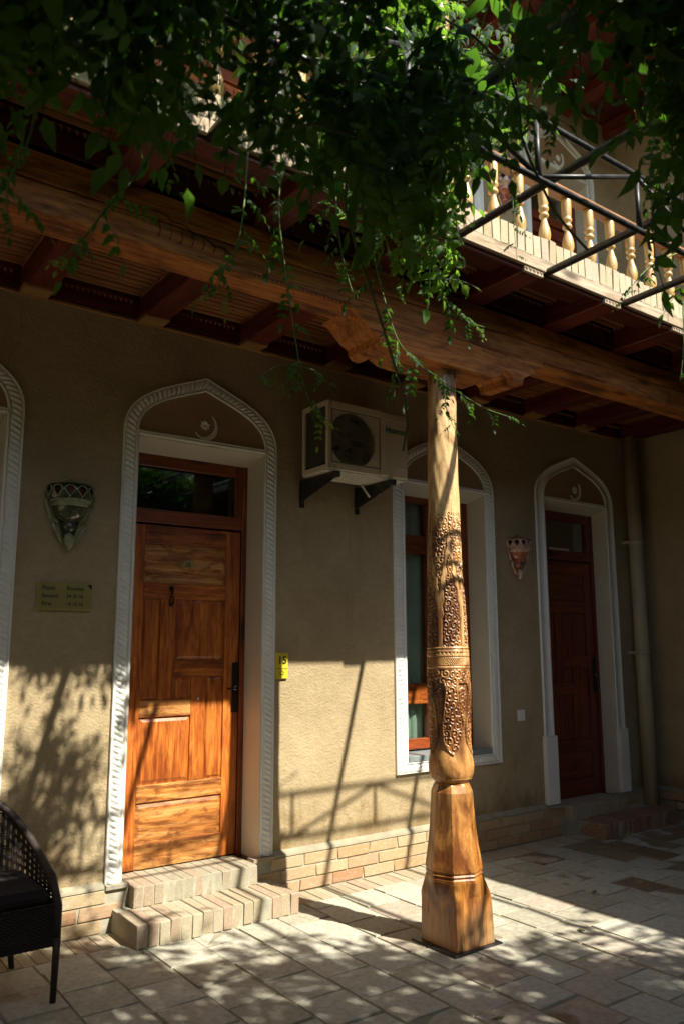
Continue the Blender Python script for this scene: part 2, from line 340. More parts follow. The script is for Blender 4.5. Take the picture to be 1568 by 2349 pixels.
def mat_column():
    m,n,b=new('column_walnut'); v=coords(n,(1,1,.12),rand=False); vs=coords(n,(1,1,.45),rand=False); v0=coords(n,rand=False)
    g=noise(n,v,22,6,.6,1.5); st=noise(n,vs,5,5,.6,1.2); fig=noise(n,v0,34,3,.6,3.5)
    c=ramp(n,g,[(.32,(.42,.20,.055)),(.5,(.60,.34,.11)),(.66,(.72,.47,.19))])
    sx=n.nodes.new('ShaderNodeSeparateXYZ'); n.links.new(v0,sx.inputs[0])
    # darker and redder towards the foot; paler up the shaft
    mr=n.nodes.new('ShaderNodeMapRange'); mr.inputs[1].default_value=.35; mr.inputs[2].default_value=2.4; n.links.new(sx.outputs[2],mr.inputs[0])
    c=mix(n,mix(n,c,(.80,.56,.27),.9,'MULTIPLY'),mix(n,c,(.80,.62,.34),.5),mr.outputs[0])
    c=mix(n,c,ramp(n,st,[(.40,(.22,.11,.05)),(.56,(1,1,1))]),.85,'MULTIPLY')
    c=mix(n,c,ramp(n,fig,[(.40,(.6,.42,.26)),(.52,(1,1,1))]),.35,'MULTIPLY')
    mr2=n.nodes.new('ShaderNodeMapRange'); mr2.inputs[1].default_value=.26; mr2.inputs[2].default_value=.03; n.links.new(sx.outputs[2],mr2.inputs[0])
    stv=noise(n,coords(n,(1,1,.15),rand=False),17,4,.6)
    c2=mix(n,c,ramp(n,stv,[(.36,(.16,.12,.07)),(.48,(.58,.25,.09)),(.62,(.42,.34,.18))]),mr2.outputs[0])
    c=mix(n,c,c2,.75)
    ck=noise(n,coords(n,(1,1,.03),rand=False),30,3,.5,.3)
    c=mix(n,c,ramp(n,ck,[(.500,(1,1,1)),(.506,(.16,.10,.06)),(.514,(.16,.10,.06)),(.520,(1,1,1))]),.7,'MULTIPLY')
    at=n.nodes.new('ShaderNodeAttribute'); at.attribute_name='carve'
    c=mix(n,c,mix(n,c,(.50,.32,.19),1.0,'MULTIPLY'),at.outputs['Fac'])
    n.links.new(c,b.inputs['Base Color']); b.inputs['Roughness'].default_value=.42; b.inputs['Coat Weight'].default_value=.3; b.inputs['Coat Roughness'].default_value=.25
    bump(n,b,noise(n,v,60,5,.7),.3,.004); return m
M['column']=mat_column()

# ------------------------------------------------------------------ ground and floor
g=structure(obj('ground',MB().box(-150,150,-150,150,-.30,-.022),M['grout']))
fl=bpy.data.objects.new('floor',None); COL.objects.link(fl); fl['kind']='structure'
obj('grout_bed',MB().box(-6,7.4,-11,.4,-.2,-.0055),M['grout'],fl)
tiles=[]
for k in range(5):
    random.seed(50+k)
    tiles.append(MB().bbox(-.5,.5,-.5,.5,-.02,0,.006,.004).mesh('tile',M['tile']))
random.seed(3)
TX,TY=.268,.285; made=[]; rest=MB()
ncol=int((7.3+1.0)/TX)
for i in range(-3,26):
    x0=1.855+(i-3)*TX; off=(i%2)*TY*.5+random.uniform(-.02,.02)
    y=-.26-off*1.0; first=True
    ys=[-.262]
    yy=-.262-(TY*.5 if i%2 else TY)+random.uniform(-.01,.01)
    while yy>-5.2: ys.append(yy); yy-=TY*random.uniform(.97,1.03)
    for a,b_ in zip(ys[:-1],ys[1:]):
        cx=x0+TX/2; cy=(a+b_)/2
        if cx>7.1: continue
        w=TX-random.uniform(.008,.016); d=(a-b_)-random.uniform(.008,.016)
        dist=math.hypot(cx-CAM[0],cy-CAM[1])
        # in view?
        f_=Vector((cx-CAM[0],cy-CAM[1],-1.55)); zc=f_.dot(fw); 
        if zc<=0: vis=False
        else:
            px=784+1849.5*f_.dot(rr)/zc; py=1174-1849.5*f_.dot(uu)/zc
            vis=-90<px<1660 and py<2440
        if vis and len(made)<300:
            o=inst('tile',random.choice(tiles),fl,(cx+random.uniform(-.003,.003),cy,random.uniform(-.0045,.0015)),(w,d,1),(random.uniform(-.006,.006),random.uniform(-.006,.006),random.uniform(-.012,.012)+random.choice((0,PI)))); made.append(o)
        else: rest.box(cx-w/2,cx+w/2,cy-d/2,cy+d/2,-.02,-.002)
obj('distant_tiles',rest,M['tile'],fl,kind='stuff')
# border of narrow bricks set on edge along the wall
bk=[]
for k in range(5):
    random.seed(80+k); bk.append(MB().bbox(-.5,.5,-.5,.5,-.5,.5,.035,.02))
def brick_meshes(mat):
    return [b.mesh('brick',mat) for b in bk]
BR=brick_meshes(M['brick']); BS=brick_meshes(M['brick_step']); BP=brick_meshes(M['brick_pale']); BG=brick_meshes(M['brick_grey']); BD=brick_meshes(M['brick_red'])
random.seed(5)
x=-.2
while x<7.05:
    w=.067
    if not (1.80<x<2.80):
        inst('border_brick',random.choice(BS),fl,(x+w/2,-.145,-.020+random.uniform(-.003,.001)),(w-.007,.222,.04),(0,0,random.uniform(-.02,.02)))
    x+=w

# ------------------------------------------------------------------ walls
def holed_wall(mb, x0,x1,z0,z1,holes,y0,y1):
    xs=sorted({x0,x1,*[h[0] for h in holes],*[h[1] for h in holes]}); zs=sorted({z0,z1,*[h[2] for h in holes],*[h[3] for h in holes]})
    for a,b in zip(xs[:-1],xs[1:]):
        for c,d in zip(zs[:-1],zs[1:]):
            if any(h[0]<=a+1e-6 and b<=h[1]+1e-6 and h[2]<=c+1e-6 and d<=h[3]+1e-6 for h in holes): continue
            mb.add([(a,y0,c),(b,y0,c),(b,y0,d),(a,y0,d)],[(0,1,2,3)])
            mb.add([(a,y1,c),(b,y1,c),(b,y1,d),(a,y1,d)],[(3,2,1,0)])
    for h in holes:
        a,b,c,d=h
        mb.add([(a,y0,c),(a,y1,c),(a,y1,d),(a,y0,d)],[(0,1,2,3)]); mb.add([(b,y0,c),(b,y1,c),(b,y1,d),(b,y0,d)],[(3,2,1,0)])
        mb.add([(a,y0,d),(b,y0,d),(b,y1,d),(a,y1,d)],[(0,1,2,3)]); mb.add([(a,y0,c),(b,y0,c),(b,y1,c),(a,y1,c)],[(3,2,1,0)])
    return mb
UP=3.38
H1=(1.862,2.766,.20,2.84); HW=(4.012,4.897,.71,2.84); H2=(5.66,6.55,.20,2.84); H0=(.182,1.086,.20,2.84)
hw=thing('house_wall','long tan stucco courtyard wall with arched doors and window over a brick plinth','wall',(0,0,0))
obj('plaster',holed_wall(MB(),-6,7.12,-.1,3.60,[H0,H1,HW,H2],.012,.40),M['stucco'],hw)
uw=thing('upper_wall','tan stucco upper storey wall behind the balcony balusters','wall',(0,0,3.6))
hU=lambda h,z0=None:(h[0],h[1],(z0 or h[2]+UP+.28),h[3]+UP)
obj('plaster',holed_wall(MB(),-6,7.12,3.60,7.3,[hU(H0),hU(H1),hU(HW,4.4),hU(H2)],.012,.40),M['stucco'],uw)
sw=thing('side_wall','dark tan stucco wall turning the corner behind the drainpipe','wall',(7.12,-4,0))
obj('plaster',MB().box(7.12,7.5,-11,.40,-.1,7.3),M['stucco'],sw)
def plinth(parent, xa, xb, skip, axis='x', plane=-.028, cap_z=.238):
    """three courses of stretchers and a slim coping of brick"""
    cz=[(0.000,.074),(.074,.150),(.150,.226)]
    n=0
    for ci,(z0,z1) in enumerate(cz):
        x=xa-(ci%2)*.13; 
        while x<xb:
            L=.262*random.uniform(.97,1.03); a,b=max(x,xa),min(x+L,xb)
            if b-a>.04 and not any(s0-.02<(a+b)/2<s1+.02 for s0,s1 in skip):
                a2=a; b2=b
                for s0,s1 in skip:
                    if a2<s0<b2: b2=s0-.003
                    if a2<s1<b2: a2=s1+.003
                c=(a2+b2)/2; dy=random.uniform(-.003,.003)
                if axis=='x': inst('brick',random.choice(BR),parent,(c,plane+.032+dy,(z0+z1)/2),((b2-a2)-.010,.07,.066),(0,0,0))
                else: inst('brick',random.choice(BR),parent,(plane-.032+dy,c,(z0+z1)/2),(.07,(b2-a2)-.010,.066))
            x+=L
skipx=[(1.90,2.70),(5.72,6.50)]
random.seed(21)
plinth(hw,-.6,7.09,skipx)
mb=MB()
for a,b in ((-6,1.90),(2.70,5.72),(6.50,7.12)):
    mb.box(a,b,-.022,.03,-.01,.228)
obj('mortar',mb,M['mortar'],hw)
mb=MB()
for a,b in ((-6,1.76),(2.86,5.50),(6.70,7.12)):
    mb.prism([(-.030,.228),(-.026,.240),(.013,.262),(.013,.228)],'x',a,b)
obj('plinth_cap',mb,M['concrete'],hw,recalc=True)
random.seed(22)
plinth(sw,-4.0,-.05,[],'y',7.12-.0)
obj('mortar',MB().box(7.095,7.13,-11,0,-.01,.228),M['mortar'],sw)
obj('plinth_cap',MB().prism([(7.088,.228),(7.119,.256),(7.119,.228)],'y',-11,0),M['concrete'],sw,recalc=True)

# walls of the court behind the viewer (seen only as reflections and bounce)
ow=thing('courtyard_wall','plain tan stucco wall closing the court behind the viewer','wall',(0,-11,0))
mb=MB(); holed_wall(mb,-6.4,7.5,0,5.6,[(-3,-2,.1,2.4),(1,2,.8,2.4),(4,5,.1,2.4)],-11.02,-11.4); obj('plaster',mb,M['stucco'],ow)
obj('dark_opening',MB().box(-3.2,5.2,-11.9,-11.45,0,3),M['dark_room'],ow)
ow2=tag(obj('courtyard_wall',MB().box(-6.4,-6.0,-11,.4,-.1,5.6),M['stucco']),'plain tan stucco wall closing the left end of the court','wall')

# ------------------------------------------------------------------ arched surrounds
def arch_path(xc,hw_,z0,zs,rise,n=46,closed_bottom=False):
    """left foot, up, over the pointed arch, down; returns points and normals (inward)"""
    def bez(t):
        P=[(hw_,0),(hw_,.60*rise),(.50*hw_,.73*rise),(0,rise)]
        a=(1-t);x=a**3*P[0][0]+3*a*a*t*P[1][0]+3*a*t*t*P[2][0]+t**3*P[3][0]
        z=a**3*P[0][1]+3*a*a*t*P[1][1]+3*a*t*t*P[2][1]+t**3*P[3][1]; return x,z
    right=[(xc+bez(i/n)[0],zs+bez(i/n)[1]) for i in range(n+1)]
    left=[(2*xc-x,z) for x,z in right]
    return left,right
def surround(parent,name,xc,ho,hi,z0,zs,ro,ri,rope=True,bottom=None,y=0.012,mat='white'):
    """sweep between outer and inner outline; outline sampled finely along its length"""
    lo,ro_=arch_path(xc,ho,z0,zs,ro,60); li,ri_=arch_path(xc,hi,z0,zs,ri,60)
    def full(l,r,h,z00):
        pts=[(xc-h,z00+(zs-z00)*i/60) for i in range(60)]+l+r[::-1][1:]+[(xc+h,z00+(zs-z00)*(59-i)/60) for i in range(60)]
        return pts
    bo=z0 if bottom is None else bottom[0]; bi=z0 if bottom is None else bottom[1]
    O=full(lo,ro_,ho,bo); I=full(li,ri_,hi,bi)
    if bottom is not None:
        O+= [(xc+ho-2*ho*i/40,bo) for i in range(1,41)]; I+=[(xc+hi-2*hi*i/40,bi) for i in range(1,41)]
    O=np.array(O);I=np.array(I); mid=(O+I)/2
    s=np.concatenate([[0],np.cumsum(np.hypot(*np.diff(mid,axis=0).T))])
    step=.0055 if rope else .03
    q=np.linspace(0,s[-1],int(s[-1]/step))
    Oq=np.stack([np.interp(q,s,O[:,k]) for k in (0,1)],1); Iq=np.stack([np.interp(q,s,I[:,k]) for k in (0,1)],1)
    us=np.array([0,.02,.10,.13,.15,.18,.24,.33,.42,.52,.62,.70,.76,.80,.82,.86,.97,1.0]) if rope else np.array([0,.03,.12,.15,.5,.80,.83,.97,1.0])
    nv=len(us); V=[]
    for i,sv in enumerate(q):
        for u in us:
            p=Oq[i]*(1-u)+Iq[i]*u
            if rope:
                if u in(0,1.0): d=0
                elif u<=.12 or u>=.85: d=.019
                elif u in(.13,.82): d=.006
                else:
                    w=(u-.13)/.69; env=math.sin(PI*w)**.7
                    ph=(sv/.034 + w*.95)%1.0
                    d=.003+.021*env**.6*(abs(math.sin(PI*ph))**.45)
            else: d={0:0,.03:.016,.12:.016,.15:.010,.5:.011,.80:.010,.83:.017,.97:.017,1.0:0}[u]
            V.append((p[0],y-d-.002,p[1]))
    F=[(i*nv+j,(i+1)*nv+j,(i+1)*nv+j+1,i*nv+j+1) for i in range(len(q)-1) for j in range(nv-1)]
    mbx=MB().add(V,F,True)
    return obj(name,mbx,M[mat],parent,recalc=False)
def tympanum(parent,xc,hi,zs,ri,zb,star=True):
    l,r=arch_path(xc,hi+.01,0,zs,ri+.01,30)
    pts=l+r[::-1][1:]; pts=[(xc-hi-.01,zb)]+pts+[(xc+hi+.01,zb)]
    obj('tympanum',MB().prism(pts,'y',.004,.030),M['niche'],parent,recalc=True)
    cz=zs+.10; cx=xc+.005
    P=[]; R=.088
    for k in range(25):
        a=math.radians(-150+ (210)*k/24); P.append((cx+.0+R*math.cos(a),cz+R*math.sin(a)))
    for k in range(25):
        a=math.radians(60-210*k/24); f=math.sin(PI*k/24); P.append((cx+(R-.028*f)*math.cos(a)-.004*f,cz+(R-.028*f)*math.sin(a)+.003*f))
    n=len(P)//2; mbx=MB()
    for k in range(24):
        a,b=P[k],P[k+1]; c,d=P[2*n-2-k] if k<23 else P[n],P[2*n-1-k]
        mbx.add([(a[0],.004,a[1]),(b[0],.004,b[1]),(c[0],.004,c[1]),(d[0],.004,d[1]),((a[0]*.5+d[0]*.5),-.010,(a[1]+d[1])/2),((b[0]+c[0])/2,-.010,(b[1]+c[1])/2)],[(0,1,5,4),(4,5,2,3)],True)
    obj('crescent',mbx,M['white'],parent)
    if star:
        mbx=MB(); sx,sz=cx-.006,cz+.012
        for k in range(8):
            a=PI*k/4+.2; pts=[(.004,-.0045),(.022,-.0085),(.037,0),(.022,.0085),(.004,.0045)]
            w=[(sx+p*math.cos(a)-q_*math.sin(a),.004-(.009 if 0<i<4 else .004),sz+p*math.sin(a)+q_*math.cos(a)) for i,(p,q_) in enumerate(pts)]
            c=(sx+.02*math.cos(a),-.008,sz+.02*math.sin(a))
            mbx.add(w+[c],[(i,(i+1)%5,5) for i in range(5)])
            mbx.add([(p[0],.004,p[2]) for p in w]+w,[(i,(i+1)%5,5+(i+1)%5,5+i) for i in range(5)])
        obj('star_rosette',mbx,M['white'],parent)
def reveals(parent,x0,x1,z0,zt,depth,sill=None):
    d=.0015
    obj('jamb',MB().box(x0-.02,x0+.006,.000,depth+.02,z0,zt+.0),M['reveal'],parent)
    obj('jamb',MB().box(x1-.006,x1+.02,.000,depth+.02,z0,zt+.0),M['reveal'],parent)
    mbx=MB(); mbx.add([(x0+.006,.0,zt),(x1-.006,.0,zt),(x1-.006,depth+.02,zt-.05),(x0+.006,depth+.02,zt-.05),(x0+.006,.0,zt+.012),(x1-.006,.0,zt+.012),(x1-.006,depth+.02,zt+.012),(x0+.006,depth+.02,zt+.012)],
        [(0,3,2,1),(4,5,6,7),(0,1,5,4),(1,2,6,5),(2,3,7,6),(3,0,4,7)])
    obj('soffit',mbx,M['reveal'],parent)
    mbx=MB().prism([(.012,zt+.008),(-.012,zt+.010),(-.016,zt+.020),(-.010,zt+.030),(-.014,zt+.036),(-.004,zt+.044),(.012,zt+.044)],'x',x0,x1)
    obj('lintel_moulding',mbx,M['white'],parent,recalc=True)
def raised(parent,x0,x1,z0,z1,y,mat,depth=.010,marg=.028,rec=.012):
    """panel let into the leaf: flat edge, sloping field border, raised field"""
    a=.006; b=marg
    V=[]
    for (o,yy) in ((0,y+rec),(a,y+rec),(b,y+rec-depth),(b+.002,y+rec-depth)):
        V+=[(x0+o,yy,z0+o),(x1-o,yy,z0+o),(x1-o,yy,z1-o),(x0+o,yy,z1-o)]
    F=[(12,13,14,15)]
    for k in range(3): F+=[(k*4+i,k*4+(i+1)%4,(k+1)*4+(i+1)%4,(k+1)*4+i) for i in range(4)]
    return obj('panel',MB().add(V,F),mat,parent)
def board(parent,name,x0,x1,z0,z1,y,mat,th=.018,b=.0025):
    return obj(name,MB().bbox(x0,x1,y,y+th,z0,z1,b),mat,parent)

def doorway(label,xo0,xo1,x0,x1,apex_o,apex_i,rope,depth,frame,style,group=None,foot=False):
    xc=(x0+x1)/2; t=thing('arched_doorway',label,'doorway',(xc,0,.22),group)
    zs=2.87
    surround(t,'moulded_surround',xc,(xo1-xo0)/2,(x1-x0)/2,.245,zs,apex_o-zs,apex_i-zs,rope)
    if foot:
        for a,b in ((xo0-.012,x0+.008),(x1-.008,xo1+.012)):
            obj('surround_foot',MB().bbox(a,b,-.030,.012,.25,.805,.004),M['white'],t)
    tympanum(t,xc,(x1-x0)/2,zs,apex_i-zs,2.862)
    reveals(t,x0,x1,.225,2.84,depth)
    y=depth; fv,fh,dv,dh,dl=style
    # fixed frame with transom light
    fr=obj('frame',MB().bbox(x0+.004,x0+.092,y,y+.06,.215,2.80,.003),fv,t)
    obj('frame_member',MB().bbox(x1-.042,x1-.005,y-.004,y+.06,.215,2.80,.003),fv,fr)
    obj('frame_member',MB().bbox(x1-.098,x1-.0425,y+.002,y+.06,2.345,2.80,.003),fv,fr)
    obj('frame_member',MB().bbox(x0+.0925,x1-.0985,y+.001,y+.06,2.715,2.80,.003),fh,fr)
    obj('frame_member',MB().bbox(x0+.0925,x1-.0425,y-.003,y+.06,2.345,2.435,.003),fh,fr)
    obj('glass_pane',MB().box(x0+.0925,x1-.0985,y+.028,y+.032,2.4355,2.7145),M['glass'],t)
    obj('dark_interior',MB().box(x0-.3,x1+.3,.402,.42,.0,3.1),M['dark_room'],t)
    # leaf: lx maps door 15 coordinates onto this opening
    k=(x1-x0)/(2.766-1.862); X=lambda v:x0+(v-1.862)*k; yl=y+.012
    lf=obj('door_leaf',MB().box(X(1.955),X(2.722),yl+.020,yl+.05,.225,2.335),dv,t)
    board(lf,'stile',X(1.957),X(2.029),.228,2.332,yl,dv,.022); board(lf,'stile',X(2.612),X(2.720),.228,2.332,yl,dv,.022)
    board(lf,'rail',X(2.030),X(2.611),2.212,2.332,yl-.001,dh,.022)
    raised(lf,X(2.030),X(2.611),1.962,2.211,yl,dl)
    board(lf,'rail',X(2.030),X(2.611),1.860,1.961,yl-.001,dh,.022)
    raised(lf,X(2.030),X(2.150),1.222,1.859,yl,dv,.008,.02)
    board(lf,'stile',X(2.151),X(2.253),1.222,1.859,yl+.001,dv,.02)
    raised(lf,X(2.254),X(2.611),1.466,1.859,yl,dv)
    board(lf,'rail',X(2.254),X(2.611),1.362,1.465,yl-.001,dh,.022)
    raised(lf,X(2.254),X(2.377),1.222,1.361,yl,dv,.008,.016)
    board(lf,'stile',X(2.378),X(2.482),.716,1.361,yl+.001,dv,.02)
    raised(lf,X(2.483),X(2.611),.716,1.361,yl,dv,.008,.02)
    board(lf,'rail',X(2.028),X(2.377),1.120,1.221,yl-.002,dl,.022)
    raised(lf,X(2.030),X(2.377),.716,1.119,yl,dv)
    board(lf,'rail',X(2.030),X(2.611),.612,.715,yl-.001,dl,.022)
    raised(lf,X(2.030),X(2.611),.376,.611,yl,dl,.009,.030)
    board(lf,'rail',X(2.028),X(2.611),.228,.375,yl-.003,dl,.024)
    # handle
    h=obj('handle_plate',MB().bbox(X(2.671),X(2.716),yl-.010,yl-.001,1.125,1.450,.004),M['black_iron'],lf)
    hb=obj('handle_lever',MB().tube([(X(2.697),yl-.004,1.283),(X(2.697),yl-.045,1.283),(X(2.690),yl-.052,1.283),(X(2.612),yl-.050,1.281)],[.009,.008,.008,.006],10),M['black_iron'],lf)
    obj('handle_rose',MB().tube([(X(2.697),yl-.012,1.283),(X(2.697),yl-.020,1.283)],.016,14),M['chrome'],lf)
    return t,lf,yl,X
ORN=(M['frame_v'],M['frame_h'],M['door_v'],M['door_h'],M['door_l'])
DRK=(M['door2'],M['door2h'],M['door2'],M['door2h'],M['door2h'])
d15,lf15,yl15,X15=doorway('orange pine panelled door in rope-edged white arch, two brick steps before it, numbered 15',1.762,2.857,1.862,2.766,3.306,3.209,True,.22,None,ORN)
# knocker, peephole and number plate on the leaf
kk=MB(); kk.tube([(2.216,yl15-.004,1.925),(2.216,yl15-.012,1.925)],.015,10); kk.tube([(2.216,yl15-.012,1.925),(2.216,yl15-.026,1.905),(2.216,yl15-.02,1.880)],[.006,.008,.006],8)
ring=[(2.216+.012*math.sin(a),yl15-.018,1.846+.030*math.cos(a)) for a in np.linspace(0,2*PI,17)]
kk.tube(ring,.0045,6,False); kk.tube([(2.216,yl15-.001,1.822),(2.216,yl15-.014,1.822)],.011,10)
obj('door_knocker',kk,M['black_iron'],lf15)
obj('peephole',MB().tube([(2.428,yl15-.001,1.225),(2.428,yl15-.007,1.225)],.011,14),M['chrome'],lf15)
yp=yl15+.012-.010-.003
pl=MB(); P=[(2.277+ .012,2.068),(2.386-.012,2.068),(2.386-.006,2.080),(2.386-.012,2.098),(2.356,2.112),(2.331,2.117),(2.306,2.112),(2.289,2.098),(2.283,2.080)]
pl.prism(P,'y',yp-.003,yp+.002); pl.tube([(2.280,yp+.001,2.083),(2.280,yp-.004,2.083)],.008,8); pl.tube([(2.383,yp+.001,2.083),(2.383,yp-.004,2.083)],.008,8)
o=obj('number_plate',pl,M['brass_d'],lf15,recalc=True)
text('number_text','15',(2.331,yp-.0042,2.086),.034,M['black_ink'],lf15,bold=.0004)

d2,lf2,yl2,X2=doorway('dark red panelled door in plain white arch beside the drainpipe, right end of the wall',5.53,6.66,5.66,6.55,3.306,3.200,False,.16,None,DRK,foot=True)
o=obj('sign_plate',MB().bbox(5.90,6.185,.160,.166,2.360,2.455,.002),M['paper'],lf2)
mk=MB(); mk.tube([(5.935,.158,2.385),(5.975,.158,2.432)],.0045,6); mk.tube([(5.932,.158,2.425),(5.952,.158,2.402)],.003,6)
obj('sign_mark',mk,M['black_ink'],lf2)
mk=MB()
for i in range(9):
    xx=6.005+i*.018; mk.tube([(xx,.1585,2.395+.004*(i%2)),(xx+.006,.1585,2.415+.004*((i*7)%3)),(xx+.012,.1585,2.397)],.0018,5)
obj('sign_lettering',mk,M['black_ink'],lf2)
d0=copy_tree(d15,(-1.68,0,0),skip=('number_plate','number_text')); d0['label']='rope-edged white arch surround cut off by the left edge beside the plaque'; d0['category']='doorway'

# ------------------------------------------------------------------ arched window
def window(label):
    x0,x1=4.012,4.897; xc=(3.895+5.0)/2; t=thing('arched_window',label,'window',(xc,0,.7))
    xc=(x0+x1)/2
    surround(t,'moulded_surround',xc,.5500,(x1-x0)/2,.64,2.80,.445,.345,True,bottom=(.635,.715))
    l,r=arch_path(xc,.4525,0,2.80,.355,30); pts=[(xc-.4525,2.80)]+l+r[::-1][1:]+[(xc+.4525,2.80)]
    obj('tympanum',MB().prism([p for i,p in enumerate(pts) if i not in(0,len(pts)-1)],'y',.004,.030),M['niche'],t,recalc=True)
    reveals(t,x0,x1,.715,2.80,.20)
    y=.20
    obj('sill_slab',MB().bbox(x0+.008,x1-.008,-.012,.215,.716,.758,.003),M['slate'],t)
    fr=obj('frame',MB().bbox(x0+.007,x0+.085,y,y+.06,.77,2.80-.03,.003),M['frame_v'],t)
    for a,b,nm in ((x1-.085,x1-.007,'v'),): obj('frame_member',MB().bbox(a,b,y-.002,y+.06,.77,2.77,.003),M['frame_v'],fr)
    obj('frame_member',MB().bbox(xc-.045,xc+.045,y-.006,y+.055,.851,2.69,.003),M['frame_v'],fr)
    for a,b in ((.77,.850),(1.11,1.266),(2.29,2.44),(2.70,2.775)):
        obj('frame_member',MB().bbox(x0+.086,x1-.086,y+.004,y+.058,a,b,.004),M['frame_h'] if a!=1.11 else M['door_h'],fr)
    for a,b in ((.851,1.109),(1.267,2.289),(2.441,2.699)):
        obj('glass_pane',MB().box(x0+.086,xc-.046,y+.028,y+.032,a,b),M['glass'],t)
        obj('glass_pane',MB().box(xc+.046,x1-.086,y+.028,y+.032,a,b),M['glass'],t)
    V=[];n=90
    for i in range(n+1):
        xx=x0+(x1-x0)*i/n; yy=y+.10+.016*math.sin(i*.9)+.008*math.sin(i*2.3+1)
        V+=[(xx,yy,.75),(xx,yy,2.8)]
    obj('curtain',MB().add(V,[(2*i,2*i+2,2*i+3,2*i+1) for i in range(n)],True),M['curtain'],t)
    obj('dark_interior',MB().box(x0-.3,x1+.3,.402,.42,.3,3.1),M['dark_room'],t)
    return t
win=window('tall arched window with rope-edged white surround behind the carved column')

# ------------------------------------------------------------------ brick steps
def steps(label,lowb,topb,x0,x1,u0,u1,front,seed):
    random.seed(seed)
    t=thing('brick_steps',label,'steps',((x0+x1)/2,-.2,0))
    obj('mortar',MB().box(x0+.005,x1-.005,front+.006,-.0,-.01,.114).box(u0+.004,u1-.004,-.092,.23,.0,.222),M['mortar'],t)
    n=round((x1-x0)/.0635); w=(x1-x0)/n
    for i in range(n):
        inst('brick',random.choice(lowb),t,(x0+w*(i+.5),(front-.098)/2+random.uniform(-.005,.005),.060+random.uniform(-.003,.003)),(w-.0075,-.098-front,.118),(0,0,random.uniform(-.012,.012)))
    n=round((u1-u0)/.064); w=(u1-u0)/n
    for i in range(n):
        inst('brick',random.choice(topb),t,(u0+w*(i+.5),.066+random.uniform(-.002,.002),.171+random.uniform(-.0015,.0015)),(w-.0055,.325,.110),(0,0,random.uniform(-.006,.006)))
    return t
steps('two low steps of upright bricks before the orange door, sunlit',BS,BG,1.803,2.812,1.90,2.70,-.39,1)
steps('two low steps of dark red bricks before the dark red door',BD,BS,5.80,6.88,5.72,6.50,-.36,2)
for a,b,c in ((1.76,1.90,'l'),(2.70,2.86,'r'),(5.52,5.72,'l'),(6.50,6.68,'r')):
    random.seed(int(a*100)); inst('brick',BG[0],hw,((a+b)/2,.0,.232),((b-a)-.006,.085,.022))

